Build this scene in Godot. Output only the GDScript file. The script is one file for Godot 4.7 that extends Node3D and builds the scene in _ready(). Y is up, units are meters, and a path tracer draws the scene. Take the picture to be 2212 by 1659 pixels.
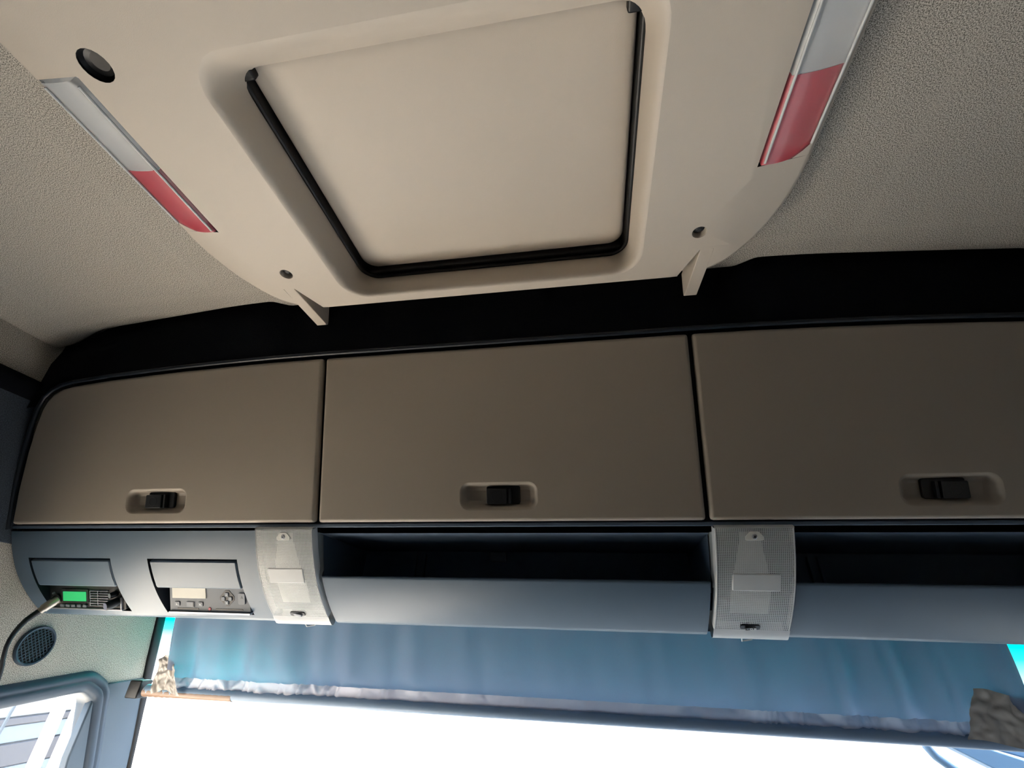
extends Node3D
# Cab of a lorry seen from between the seats, looking up at the roof hatch and the overhead lockers.
# Lengths in the plan below are in plan units of S metres: x from the middle of the cab, y above the eye, d forward of the eye.
const S := 0.82
const EYE_Y := 1.47
const EYE_X := 0.177
const WALL := 1.22
const LINER := 0.68

var org := Vector3.ZERO
var names := {}
var M := {}
var rng := RandomNumberGenerator.new()

func V(x: float, y: float, d: float) -> Vector3:
	return Vector3(x * S, EYE_Y + y * S, -d * S)

# ---------------------------------------------------------------- nodes
func numbered(called: String) -> String:
	var n: int = names.get(called, 0)
	names[called] = n + 1
	return called if n == 0 else "%s_%03d" % [called, n]

func tag(o: Node, label: String, category: String, group := "") -> Node:
	o.set_meta("label", label)
	o.set_meta("category", category)
	if group:
		o.set_meta("group", group)
	return o

func thing(called: String, label: String, category: String, at: Vector3, group := "") -> Node3D:
	var o := Node3D.new()
	o.name = numbered(called)
	add_child(o)
	o.position = at
	org = at
	tag(o, label, category, group)
	return o

func mb() -> SurfaceTool:
	var st := SurfaceTool.new()
	st.begin(Mesh.PRIMITIVE_TRIANGLES)
	return st

func put(st: SurfaceTool, called: String, m: Material, parent: Node) -> MeshInstance3D:
	var o := MeshInstance3D.new()
	o.name = called
	o.mesh = st.commit()
	o.material_override = null
	o.mesh.surface_set_material(0, m)
	parent.add_child(o, true)
	return o

func struct_mesh(st: SurfaceTool, called: String, m: Material) -> MeshInstance3D:
	var o := put(st, numbered(called), m, self)
	o.position = org
	o.set_meta("kind", "structure")
	return o

func struct_node(called: String, at: Vector3) -> Node3D:
	var o := Node3D.new()
	o.name = numbered(called)
	add_child(o)
	o.position = at
	org = at
	o.set_meta("kind", "structure")
	return o

# ---------------------------------------------------------------- shapes
func vtx(st: SurfaceTool, p: Vector3, n: Vector3, uv: Vector2) -> void:
	st.set_normal(n)
	st.set_uv(uv)
	st.add_vertex(p - org)

func tri(st: SurfaceTool, a: Vector3, b: Vector3, c: Vector3, na: Vector3, nb: Vector3, nc: Vector3, ua := Vector2.ZERO, ub := Vector2.ZERO, uc := Vector2.ZERO) -> void:
	var g := (b - a).cross(c - a)
	if g.length_squared() < 1e-16:
		return
	vtx(st, a, na, ua)
	if g.dot(na + nb + nc) > 0.0:
		vtx(st, c, nc, uc)
		vtx(st, b, nb, ub)
	else:
		vtx(st, b, nb, ub)
		vtx(st, c, nc, uc)

func quad(st: SurfaceTool, a: Vector3, b: Vector3, c: Vector3, d: Vector3, toward: Vector3) -> void:
	var n := (b - a).cross(c - a)
	if n.length_squared() < 1e-14:
		n = (c - a).cross(d - a)
	n = n.normalized()
	if n.dot(toward - a) < 0.0:
		n = -n
	tri(st, a, b, c, n, n, n, Vector2(0, 0), Vector2(1, 0), Vector2(1, 1))
	tri(st, a, c, d, n, n, n, Vector2(0, 0), Vector2(1, 1), Vector2(0, 1))

# A smooth sheet through rows of points; its front looks to the side where `toward` lies (or away from it).
func surf(st: SurfaceTool, rows: Array, closed := false, toward := Vector3.INF, away := false) -> void:
	var nr := rows.size()
	var nc: int = rows[0].size()
	var acc := []
	for i in nr:
		var line := PackedVector3Array()
		line.resize(nc)
		acc.append(line)
	var last := nc if closed else nc - 1
	var score := 0.0
	var eye: Vector3 = toward if toward != Vector3.INF else V(EYE_X, 0, 0)
	for i in nr - 1:
		for j in last:
			var k := (j + 1) % nc
			var a: Vector3 = rows[i][j]
			var b: Vector3 = rows[i][k]
			var c: Vector3 = rows[i + 1][k]
			var d: Vector3 = rows[i + 1][j]
			var n := (c - a).cross(d - b)
			score += n.dot(eye - (a + c) * 0.5)
			for q in [[i, j], [i, k], [i + 1, k], [i + 1, j]]:
				acc[q[0]][q[1]] = acc[q[0]][q[1]] + n
	var sgn := 1.0 if score >= 0.0 else -1.0
	if away:
		sgn = -sgn
	for i in nr:
		for j in nc:
			var v: Vector3 = acc[i][j]
			acc[i][j] = (v * sgn).normalized() if v.length_squared() > 1e-20 else Vector3.UP
	for i in nr - 1:
		for j in last:
			var k := (j + 1) % nc
			var u0 := Vector2(float(j) / last, float(i) / (nr - 1))
			var u1 := Vector2(float(j + 1) / last, float(i) / (nr - 1))
			var u2 := Vector2(float(j + 1) / last, float(i + 1) / (nr - 1))
			var u3 := Vector2(float(j) / last, float(i + 1) / (nr - 1))
			tri(st, rows[i][j], rows[i][k], rows[i + 1][k], acc[i][j], acc[i][k], acc[i + 1][k], u0, u1, u2)
			tri(st, rows[i][j], rows[i + 1][k], rows[i + 1][j], acc[i][j], acc[i + 1][k], acc[i + 1][j], u0, u2, u3)

func ccw(poly: PackedVector2Array) -> PackedVector2Array:
	var p := poly.duplicate()
	if Geometry2D.is_polygon_clockwise(p):
		p.reverse()
	# is_polygon_clockwise assumes y down; check the signed area instead
	var area := 0.0
	for i in p.size():
		area += p[i].cross(p[(i + 1) % p.size()])
	if area < 0.0:
		p.reverse()
	return p

func miters(p: PackedVector2Array, open := false) -> PackedVector2Array:
	var out := PackedVector2Array()
	var n := p.size()
	for i in n:
		var a := p[(i - 1 + n) % n] if not (open and i == 0) else p[i] - (p[1] - p[0])
		var b := p[i]
		var c := p[(i + 1) % n] if not (open and i == n - 1) else p[i] + (p[n - 1] - p[n - 2])
		var e1 := (b - a).normalized()
		var e2 := (c - b).normalized()
		var n1 := Vector2(e1.y, -e1.x)
		var n2 := Vector2(e2.y, -e2.x)
		out.append((n1 + n2) / maxf(1.0 + n1.dot(n2), 0.25))
	return out

func rrect(cx: float, cy: float, w: float, h: float, r: float, n := 4) -> PackedVector2Array:
	var p := PackedVector2Array()
	r = minf(r, minf(w, h) * 0.499)
	for q in 4:
		var c := Vector2(cx + (w / 2 - r) * [1, -1, -1, 1][q], cy + (h / 2 - r) * [1, 1, -1, -1][q])
		for k in n + 1:
			var a := (q + float(k) / n) * PI / 2
			p.append(c + Vector2(cos(a), sin(a)) * r)
	return p

func circle(cx: float, cy: float, r: float, n := 20) -> PackedVector2Array:
	var p := PackedVector2Array()
	for k in n:
		p.append(Vector2(cx + cos(TAU * k / n) * r, cy + sin(TAU * k / n) * r))
	return p

func roundpoly(pts: Array, r: float, n := 4) -> PackedVector2Array:
	var base := ccw(PackedVector2Array(pts))
	var p := PackedVector2Array()
	var m := base.size()
	for i in m:
		var a := base[(i - 1 + m) % m]
		var b := base[i]
		var c := base[(i + 1) % m]
		var u := (a - b).normalized()
		var v := (c - b).normalized()
		var half := acos(clampf(u.dot(v), -1, 1)) / 2
		var t := minf(r / tan(half), minf(a.distance_to(b), c.distance_to(b)) * 0.45)
		for k in n + 1:
			var s := float(k) / n
			var q0 := b + u * t
			var q2 := b + v * t
			p.append(q0.lerp(b, s).lerp(b.lerp(q2, s), s))
	return p

# A plate of that outline, front at z = 0 of tf, its edges rounded with radius r.
func slab(st: SurfaceTool, outline: PackedVector2Array, tf: Transform3D, thick: float, r: float, segs := 3, hole := PackedVector2Array()) -> void:
	var p := ccw(outline)
	var mt := miters(p)
	var loops := []
	var rr := minf(r, thick / 2)
	for k in segs + 1:
		var a := PI / 2 * k / segs
		loops.append([rr * (1 - sin(a)), -rr * (1 - cos(a)), sin(a), cos(a)])
	for k in segs + 1:
		var a := PI / 2 + PI / 2 * k / segs
		loops.append([rr * (1 - sin(a)), -thick + rr * (1 + cos(a)), sin(a), cos(a)])
	var n := p.size()
	for l in loops.size() - 1:
		var A: Array = loops[l]
		var B: Array = loops[l + 1]
		for i in n:
			var j := (i + 1) % n
			var q := []
			for e in [[A, i], [A, j], [B, j], [B, i]]:
				var L: Array = e[0]
				var s: int = e[1]
				var xy := p[s] - mt[s] * float(L[0])
				var nn := mt[s].normalized() * float(L[2])
				q.append([tf * Vector3(xy.x, xy.y, L[1]), (tf.basis * Vector3(nn.x, nn.y, L[3])).normalized()])
			tri(st, q[0][0], q[1][0], q[2][0], q[0][1], q[1][1], q[2][1])
			tri(st, q[0][0], q[2][0], q[3][0], q[0][1], q[2][1], q[3][1])
	var inner := PackedVector2Array()
	for i in n:
		inner.append(p[i] - mt[i] * rr)
	var zf := (tf.basis * Vector3(0, 0, 1)).normalized()
	for t in (zipper(inner, hole) if hole.size() else flat_tris(inner)):
		tri(st, tf * Vector3(t[0].x, t[0].y, 0), tf * Vector3(t[1].x, t[1].y, 0), tf * Vector3(t[2].x, t[2].y, 0), zf, zf, zf, t[0], t[1], t[2])
	if not hole.size():
		for t in flat_tris(inner):
			tri(st, tf * Vector3(t[0].x, t[0].y, -thick), tf * Vector3(t[1].x, t[1].y, -thick), tf * Vector3(t[2].x, t[2].y, -thick), -zf, -zf, -zf)

func flat_tris(p: PackedVector2Array) -> Array:
	var out := []
	var ix := Geometry2D.triangulate_polygon(p)
	for k in ix.size() / 3:
		out.append([p[ix[k * 3]], p[ix[k * 3 + 1]], p[ix[k * 3 + 2]]])
	return out

# The triangles between an outline and a hole that both can be seen whole from the hole's middle.
func zipper(outer: PackedVector2Array, hole: PackedVector2Array) -> Array:
	var c := Vector2.ZERO
	for q in hole:
		c += q / hole.size()
	var rings := []
	var fine := PackedVector2Array()
	var round_length := 0.0
	for i in outer.size():
		round_length += outer[i].distance_to(outer[(i + 1) % outer.size()])
	for i in outer.size():
		var cuts := maxi(1, ceili(outer[i].distance_to(outer[(i + 1) % outer.size()]) / round_length * 160.0))
		for k in cuts:
			fine.append(outer[i].lerp(outer[(i + 1) % outer.size()], float(k) / cuts))
	for loop in [ccw(fine), ccw(hole)]:
		var best := 0
		for i in loop.size():
			if (loop[i] - c).angle() < (loop[best] - c).angle():
				best = i
		var ring := []
		for i in loop.size() + 1:
			var q: Vector2 = loop[(best + i) % loop.size()]
			ring.append([(q - c).angle() + (TAU if i == loop.size() else 0.0), q])
		rings.append(ring)
	var out := []
	var i := 0
	var j := 0
	var O: Array = rings[0]
	var H: Array = rings[1]
	while i < O.size() - 1 or j < H.size() - 1:
		if j >= H.size() - 1 or (i < O.size() - 1 and O[i + 1][0] <= H[j + 1][0]):
			out.append([O[i][1], O[i + 1][1], H[j][1]])
			i += 1
		else:
			out.append([O[i][1], H[j + 1][1], H[j][1]])
			j += 1
	return out

# Fills a flat outline (with or without a hole) and bends it onto a surface.
func fill(st: SurfaceTool, outline: PackedVector2Array, bend: Callable, hole := PackedVector2Array(), away := false) -> void:
	for t in (zipper(outline, hole) if hole.size() else flat_tris(ccw(outline))):
		var q := []
		for e in t:
			var a: Vector3 = bend.call(e.x, e.y)
			var du: Vector3 = bend.call(e.x + 0.001, e.y) - a
			var dv: Vector3 = bend.call(e.x, e.y + 0.001) - a
			var n := du.cross(dv).normalized()
			if n.dot(V(EYE_X, 0, 0) - a) < 0.0:
				n = -n
			q.append([a, -n if away else n])
		tri(st, q[0][0], q[1][0], q[2][0], q[0][1], q[1][1], q[2][1], t[0], t[1], t[2])

# Rows that follow an outline: each step is [inset, lift]; bend(x, y, lift) gives the point.
func rim(st: SurfaceTool, outline: PackedVector2Array, steps: Array, bend: Callable, toward := Vector3.INF, open := false) -> void:
	var p := outline if open else ccw(outline)
	var mt := miters(p, open)
	var rows := []
	for s in steps:
		var row := PackedVector3Array()
		for i in p.size():
			var q := p[i] - mt[i] * float(s[0])
			row.append(bend.call(q.x, q.y, float(s[1])))
		rows.append(row)
	surf(st, rows, not open, toward)

func tube(st: SurfaceTool, pts: Array, r: float, sides := 10, caps := true, radii := []) -> void:
	var rows := []
	var u := Vector3.ZERO
	for i in pts.size():
		var t: Vector3 = (pts[mini(i + 1, pts.size() - 1)] - pts[maxi(i - 1, 0)]).normalized()
		if i == 0:
			u = t.cross(Vector3.UP if absf(t.y) < 0.9 else Vector3.RIGHT).normalized()
		else:
			u = (u - t * u.dot(t)).normalized()
		var w := t.cross(u)
		var rad: float = radii[i] if radii.size() else r
		for k in sides:
			if rows.size() <= i:
				rows.append([])
			var a := TAU * k / sides
			rows[i].append([pts[i] + (u * cos(a) + w * sin(a)) * rad, u * cos(a) + w * sin(a)])
	for i in pts.size() - 1:
		for k in sides:
			var l := (k + 1) % sides
			var A: Array = rows[i][k]
			var B: Array = rows[i][l]
			var C: Array = rows[i + 1][l]
			var D: Array = rows[i + 1][k]
			tri(st, A[0], B[0], C[0], A[1], B[1], C[1])
			tri(st, A[0], C[0], D[0], A[1], C[1], D[1])
	if caps:
		for e in [0, pts.size() - 1]:
			var n: Vector3 = (pts[0] - pts[1]).normalized() if e == 0 else (pts[e] - pts[e - 1]).normalized()
			for k in sides:
				tri(st, pts[e], rows[e][k][0], rows[e][(k + 1) % sides][0], n, n, n)

# A turned shape: profile of [radius, height] along z of tf.
func lathe(st: SurfaceTool, profile: Array, tf: Transform3D, segs := 24) -> void:
	for i in profile.size() - 1:
		var a: Array = profile[i]
		var b: Array = profile[i + 1]
		var dr: float = b[0] - a[0]
		var dh: float = b[1] - a[1]
		var nl := Vector2(dh, -dr).normalized()
		for k in segs:
			var t0 := TAU * k / segs
			var t1 := TAU * (k + 1) / segs
			var q := []
			for e in [[a, t0], [a, t1], [b, t1], [b, t0]]:
				var pr: Array = e[0]
				var an: float = e[1]
				q.append([tf * Vector3(cos(an) * pr[0], sin(an) * pr[0], pr[1]), (tf.basis * Vector3(cos(an) * nl.x, sin(an) * nl.x, nl.y)).normalized()])
			tri(st, q[0][0], q[1][0], q[2][0], q[0][1], q[1][1], q[2][1])
			tri(st, q[0][0], q[2][0], q[3][0], q[0][1], q[2][1], q[3][1])

func box(st: SurfaceTool, lo: Vector3, hi: Vector3, r := 0.003) -> void:
	# lo and hi in plan units (x, y, d)
	var a := V(lo.x, lo.y, lo.z)
	var b := V(hi.x, hi.y, hi.z)
	var mid := (a + b) / 2
	var sz := (b - a).abs()
	slab(st, rrect(0, 0, sz.x, sz.y, r, 2), Transform3D(Basis(), mid + Vector3(0, 0, sz.z / 2)), sz.z, r, 2)

# ---------------------------------------------------------------- materials
func C(r: int, g: int, b: int) -> Color:
	return Color8(r, g, b)

func noise_tex(freq: float, ramp: Array, size := 512, kind := FastNoiseLite.TYPE_SIMPLEX_SMOOTH, octaves := 2, sd := 1) -> NoiseTexture2D:
	var n := FastNoiseLite.new()
	n.seed = sd
	n.noise_type = kind
	n.frequency = freq
	n.fractal_type = FastNoiseLite.FRACTAL_FBM if octaves > 1 else FastNoiseLite.FRACTAL_NONE
	n.fractal_octaves = octaves
	var t := NoiseTexture2D.new()
	t.width = size
	t.height = size
	t.seamless = true
	t.noise = n
	if ramp.size():
		var g := Gradient.new()
		var offs := PackedFloat32Array()
		var cols := PackedColorArray()
		for e in ramp:
			offs.append(e[0])
			cols.append(e[1])
		g.offsets = offs
		g.colors = cols
		t.color_ramp = g
	return t

func mat(called: String, color: Color, rough: float, metal := 0.0) -> StandardMaterial3D:
	var m := StandardMaterial3D.new()
	m.resource_name = called
	m.albedo_color = color
	m.roughness = rough
	m.metallic = metal
	m.cull_mode = BaseMaterial3D.CULL_DISABLED
	M[called] = m
	return m

func bumpy(m: StandardMaterial3D, t: Texture2D, per_metre: float, depth: float) -> void:
	m.heightmap_enabled = true
	m.heightmap_texture = t
	m.heightmap_scale = depth
	m.uv1_triplanar = true
	m.uv1_world_triplanar = true
	m.uv1_scale = Vector3.ONE * per_metre

func see_through(m: StandardMaterial3D, alpha: float) -> void:
	m.transparency = BaseMaterial3D.TRANSPARENCY_ALPHA
	m.albedo_color.a = alpha

func materials() -> void:
	var grain := noise_tex(0.09, [], 512, FastNoiseLite.TYPE_SIMPLEX_SMOOTH, 2, 3)
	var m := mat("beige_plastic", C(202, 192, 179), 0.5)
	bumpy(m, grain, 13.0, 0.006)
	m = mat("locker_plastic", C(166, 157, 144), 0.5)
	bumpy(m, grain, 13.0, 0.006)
	m = mat("slate_plastic", C(80, 100, 118), 0.42)
	bumpy(m, grain, 13.0, 0.006)
	mat("tray_plastic", C(80, 98, 118), 0.55)
	mat("black_plastic", C(17, 20, 24), 0.42)
	mat("rubber", C(12, 12, 14), 0.4)
	mat("dark_plastic", C(22, 30, 40), 0.38)
	m = mat("header_cloth", C(13, 16, 22), 0.95)
	m.metallic_specular = 0.2
	bumpy(m, grain, 9.0, 0.02)
	# needle felt: pale fibres with dark flecks
	m = mat("felt", Color.WHITE, 0.95)
	m.albedo_texture = noise_tex(0.2, [[0.0, C(84, 80, 74)], [0.33, C(122, 117, 109)], [0.46, C(178, 172, 162)], [0.6, C(206, 200, 190)], [1.0, C(226, 221, 212)]], 1024, FastNoiseLite.TYPE_SIMPLEX, 2, 11)
	bumpy(m, noise_tex(0.2, [], 1024, FastNoiseLite.TYPE_SIMPLEX, 2, 11), 2.7, 0.022)
	m = mat("dark_felt", Color.WHITE, 0.95)
	m.albedo_texture = noise_tex(0.2, [[0.0, C(38, 46, 56)], [0.45, C(56, 66, 78)], [1.0, C(78, 88, 100)]], 512, FastNoiseLite.TYPE_SIMPLEX, 2, 17)
	bumpy(m, noise_tex(0.2, [], 512, FastNoiseLite.TYPE_SIMPLEX, 2, 17), 3.8, 0.05)
	m = mat("curtain_cloth", C(94, 104, 124), 0.85)
	m.backlight_enabled = true
	m.backlight = C(108, 120, 144)
	bumpy(m, noise_tex(0.3, [], 256, FastNoiseLite.TYPE_VALUE, 1, 5), 24.0, 0.02)
	mat("rod", C(132, 154, 178), 0.4)
	mat("brown_tape", C(138, 110, 90), 0.3)
	m = mat("clear_tape", C(196, 196, 208), 0.3)
	see_through(m, 0.62)
	mat("film", C(158, 152, 145), 0.2)
	# lamp lenses
	m = mat("clear_lens", C(238, 241, 243), 0.3)
	see_through(m, 0.5)
	m.clearcoat_enabled = true
	m.clearcoat = 0.6
	m.clearcoat_roughness = 0.15
	m = mat("red_lens", C(218, 88, 102), 0.3)
	see_through(m, 0.72)
	m.clearcoat_enabled = true
	m.clearcoat = 0.6
	m.clearcoat_roughness = 0.15
	mat("reflector", C(214, 216, 216), 0.35)
	mat("white_plastic", C(222, 224, 220), 0.5)
	m = mat("prism_lens", Color.WHITE, 0.3)
	m.albedo_texture = prism_texture()
	m.transparency = BaseMaterial3D.TRANSPARENCY_ALPHA
	m.uv1_scale = Vector3(40, 60, 1)
	m.texture_repeat = true
	m = mat("frosted_lens", C(226, 230, 232), 0.35)
	see_through(m, 0.72)
	mat("lamp_cheek", C(150, 158, 160), 0.32)
	mat("lamp_cavity", C(52, 62, 72), 0.5)
	mat("grey_face", C(104, 112, 122), 0.5)
	mat("grey_button", C(120, 128, 138), 0.45)
	mat("pale_print", C(225, 228, 232), 0.5)
	mat("lcd", C(196, 196, 186), 0.35)
	mat("red_mark", C(198, 96, 104), 0.5)
	m = mat("green_screen", C(40, 150, 90), 0.3)
	m.emission_enabled = true
	m.emission = C(44, 190, 110)
	m.emission_energy_multiplier = 0.3
	mat("silver_trim", C(170, 174, 182), 0.3, 0.6)
	mat("plug_metal", C(200, 186, 170), 0.28, 0.9)
	mat("cable", C(16, 22, 30), 0.5)
	m = mat("pillar_plastic", C(80, 94, 106), 0.5)
	bumpy(m, grain, 13.0, 0.006)
	mat("seal_rubber", C(52, 68, 84), 0.42)
	m = mat("glass", C(235, 242, 242), 0.02)
	see_through(m, 0.03)
	m = mat("tinted_glass", Color(1, 1, 1, 0), 0.02)
	m.refraction_enabled = true
	m.refraction_scale = 0.05
	m.transparency = BaseMaterial3D.TRANSPARENCY_ALPHA
	m.vertex_color_use_as_albedo = true
	# out of the frame and outside
	m = mat("floor_mat", C(48, 46, 44), 0.9)
	mat("dash_plastic", C(150, 149, 146), 0.6)
	mat("rear_cloth", C(60, 57, 54), 0.95)
	m = mat("concrete", Color.WHITE, 0.9)
	m.albedo_texture = noise_tex(0.02, [[0.0, C(150, 143, 132)], [1.0, C(196, 188, 174)]], 512, FastNoiseLite.TYPE_SIMPLEX_SMOOTH, 4, 8)
	m.uv1_triplanar = true
	m.uv1_world_triplanar = true
	m.uv1_scale = Vector3.ONE * 0.2
	mat("white_paint", C(232, 234, 240), 0.4)
	mat("lilac_paint", C(116, 122, 144), 0.45)
	mat("blue_siding", C(34, 46, 64), 0.6)
	mat("pale_siding", C(64, 78, 92), 0.6)
	mat("grey_siding", C(84, 92, 104), 0.6)
	mat("dark_siding", C(16, 24, 38), 0.6)
	mat("cab_paint", C(150, 160, 170), 0.5)
	mat("white_render", C(184, 187, 191), 0.8)
	mat("trailer_paint", C(38, 46, 60), 0.5)
	mat("mirror_housing", C(88, 118, 144), 0.5)

func prism_texture() -> ImageTexture:
	# one moulded pip of the lens: a frosted ridge round a clearer facet
	var im := Image.create(16, 16, false, Image.FORMAT_RGBA8)
	for y in 16:
		for x in 16:
			var e := maxf(absf(x - 7.5), absf(y - 7.5)) / 7.5
			var a := 0.3 if e < 0.62 else 0.8
			im.set_pixel(x, y, Color(0.86, 0.88, 0.885, a))
	return ImageTexture.create_from_image(im)

# ---------------------------------------------------------------- the scene
func _ready() -> void:
	rng.seed = 4
	view_and_light()
	materials()
	shell()
	headliner()
	hatch_frame()
	roof_hatch()
	for s in [-1, 1]:
		roof_lamp(s)
	lockers()
	console()
	reading_lamps()
	radios()
	cable()
	speaker()
	blind()
	outside()

func view_and_light() -> void:
	var cam := Camera3D.new()
	cam.name = "camera"
	add_child(cam)
	cam.position = V(EYE_X, 0, 0)
	cam.basis = Basis(Vector3.UP, deg_to_rad(10.27)) * Basis(Vector3.RIGHT, deg_to_rad(30.49)) * Basis(Vector3.BACK, deg_to_rad(2.13))
	cam.fov = rad_to_deg(2.0 * atan(829.5 / 950.0))
	cam.near = 0.02
	cam.far = 400.0
	cam.current = true
	var sky_look := ProceduralSkyMaterial.new()
	sky_look.sky_top_color = C(206, 224, 246)
	sky_look.sky_horizon_color = C(240, 246, 252)
	sky_look.ground_bottom_color = C(170, 166, 160)
	sky_look.ground_horizon_color = C(214, 214, 212)
	sky_look.sky_energy_multiplier = 2.1
	sky_look.ground_energy_multiplier = 2.1
	sky_look.sun_angle_max = 1.0
	var env := Environment.new()
	env.background_mode = Environment.BG_SKY
	env.sky = Sky.new()
	env.sky.sky_material = sky_look
	env.tonemap_mode = Environment.TONE_MAPPER_LINEAR
	env.tonemap_exposure = 2.3
	env.sdfgi_enabled = true
	env.ssao_enabled = true
	env.ssil_enabled = true
	var we := WorldEnvironment.new()
	we.name = "surroundings"
	we.environment = env
	add_child(we)
	var sun := DirectionalLight3D.new()
	sun.name = "sun"
	add_child(sun)
	sun.light_color = Color(1.0, 0.95, 0.89)
	sun.light_energy = 13.0
	sun.light_angular_distance = 0.6
	sun.shadow_enabled = true
	sun.look_at_from_position(Vector3(-5, 8, -6), Vector3.ZERO)

# glass rake: how far forward the windscreen lies at height y
func screen_d(y: float) -> float:
	return 1.45 - 0.2 * y

# the side window's opening in (d, y)
func window_outline() -> PackedVector2Array:
	return roundpoly([Vector2(0.42, -0.239), Vector2(1.262, -0.148), Vector2(1.305, -0.17), Vector2(1.36, -0.331), Vector2(1.5, -0.86), Vector2(0.42, -0.92)], 0.035, 5)

func shell() -> void:
	var win := window_outline()
	for s: float in [-1.0, 1.0]:
		org = V(s * WALL, -1.79, 0)
		var st := mb()
		var outer := PackedVector2Array([Vector2(-1.5, -1.79), Vector2(1.8, -1.79), Vector2(screen_d(-0.6), -0.6), Vector2(screen_d(-0.36), -0.36), Vector2(screen_d(0.1), 0.1), Vector2(1.43, 0.3), Vector2(1.43, 0.79), Vector2(-1.5, 0.79)])
		var tops := PackedVector2Array()
		for i in outer.size():
			for k in 8:
				tops.append(outer[i].lerp(outer[(i + 1) % outer.size()], k / 8.0))
		fill(st, tops, func(d, y): return V(s * WALL, y, d), win)
		fill(st, tops, func(d, y): return V(s * (WALL + 0.06), y, d), win, true)
		rim(st, win, [[0, 0], [0, 0.06]], func(d, y, l): return V(s * (WALL + l), y, d))
		struct_mesh(st, "wall_left" if s < 0 else "wall_right", M.felt)
	# rear wall, floor, roof skin, front header and the apron below the windscreen: they close the cab
	for e in [["wall_back", Vector3(-1.3, -1.85, -1.56), Vector3(1.3, 0.78, -1.5), M.rear_cloth], ["floor", Vector3(-1.3, -1.87, -1.56), Vector3(1.3, -1.79, 1.85), M.floor_mat],
			["wall_front", Vector3(-1.3, 0.12, 1.42), Vector3(1.3, 0.78, 1.47), M.cab_paint], ["wall_apron", Vector3(-1.3, -1.85, 1.66), Vector3(1.3, -0.9, 1.72), M.cab_paint]]:
		var lo: Vector3 = e[1]
		org = V(0, lo.y, (lo.z + e[2].z) / 2)
		var st := mb()
		box(st, e[1], e[2])
		struct_mesh(st, e[0] if e[0] != "wall_apron" else "wall_front_lower", e[3])
	# dashboard under the windscreen, below the frame
	org = V(0, -1.79, 1.3)
	var dash := thing("dashboard", "grey dashboard below the windscreen", "dashboard", V(0, -1.79, 1.3))
	var ds := mb()
	slab(ds, roundpoly([Vector2(-1.0, -1.79), Vector2(-0.9, -1.0), Vector2(-0.95, -0.86), Vector2(-1.2, -0.83), Vector2(-1.6, -0.93), Vector2(-1.6, -1.79)].map(func(q): return Vector2(q.x * S, q.y * S)), 0.04), Transform3D(Basis(Vector3(0, 0, 1), Vector3(0, 1, 0), Vector3(-1, 0, 0)), Vector3(-1.2 * S, EYE_Y, 0)), 2.4 * S, 0.01)
	put(ds, "dash_body", M.dash_plastic, dash)
	# windscreen: clear pane below, shade band dyed teal above
	var pane := struct_node("window_1", V(0, -0.9, screen_d(-0.9)))
	var band_y := -0.12
	var clear := mb()
	quad(clear, V(-WALL, -0.95, screen_d(-0.95)), V(WALL, -0.95, screen_d(-0.95)), V(WALL, band_y, screen_d(band_y)), V(-WALL, band_y, screen_d(band_y)), V(0, 0, 0))
	put(clear, "pane", M.glass, pane)
	var dyed := mb()
	var steps := 10
	for side in 2:
		for k in steps:
			var y0 := lerpf(band_y, 0.13, float(k) / steps)
			var y1 := lerpf(band_y, 0.13, float(k + 1) / steps)
			var off := 0.005 * side
			var q := [V(-WALL, y0, screen_d(y0) + off), V(WALL, y0, screen_d(y0) + off), V(WALL, y1, screen_d(y1) + off), V(-WALL, y1, screen_d(y1) + off)]
			var n := Vector3(0, -0.2, 1).normalized() * (1 if side == 0 else -1)
			for t in [[0, 1, 2], [0, 2, 3]]:
				var order: Array = t if side == 1 else [t[0], t[2], t[1]]
				for i in order:
					var f := clampf((float(k) + (1.0 if i > 1 else 0.0)) / steps / 0.55, 0.0, 1.0)
					f = f * f * (3 - 2 * f)
					dyed.set_color(Color(lerpf(0.97, 0.0, f), lerpf(0.99, 0.58, f), lerpf(0.98, 0.5, f)))
					vtx(dyed, q[i], n, Vector2.ZERO)
	put(dyed, "shade_band", M.tinted_glass, pane)
	for s: float in [-1.0, 1.0]:
		var seal := mb()
		var rows := []
		for w in [[-0.032, 0.0], [-0.03, 0.008], [-0.008, 0.010], [0.0, 0.004], [0.006, 0.0]]:
			var row := PackedVector3Array()
			for k in 21:
				var y := lerpf(0.2, -0.92, k / 20.0)
				var wd := 1.0 if y > -0.1 else clampf(1.0 - (-0.1 - y) * 2.2, 0.45, 1.0)
				row.append(V(s * (WALL - w[1]), y, screen_d(y) - 0.004 + w[0] * wd))
			rows.append(row)
		surf(seal, rows)
		put(seal, "glass_seal", M.rubber, pane)
	# side windows with their thick rubber seals
	for s: float in [-1.0, 1.0]:
		var w2 := struct_node("window_2" if s < 0 else "window_3", V(s * WALL, -0.92, 0.8))
		var gl := mb()
		fill(gl, win, func(d, y): return V(s * (WALL + 0.045), y, d))
		put(gl, "pane", M.glass, w2)
		var sl := mb()
		rim(sl, win, [[0.004, -0.05], [0.008, -0.012], [0.004, 0.006], [-0.008, 0.013], [-0.019, 0.012], [-0.022, 0.008], [-0.026, 0.012], [-0.036, 0.010], [-0.044, 0.002], [-0.046, -0.004]], func(d, y, l): return V(s * (WALL - l), y, d))
		put(sl, "window_seal", M.seal_rubber, w2)
		# pillar trim between the seal and the windscreen
		org = V(s * WALL, -0.9, 1.4)
		var pl := mb()
		var out := [Vector2(1.3, -0.139), Vector2(1.462, -0.1285), Vector2(1.476, -0.16)]
		for k in 9:
			var y := lerpf(-0.16, -0.93, k / 8.0)
			out.append(Vector2(screen_d(y) - 0.018, y))
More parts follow.
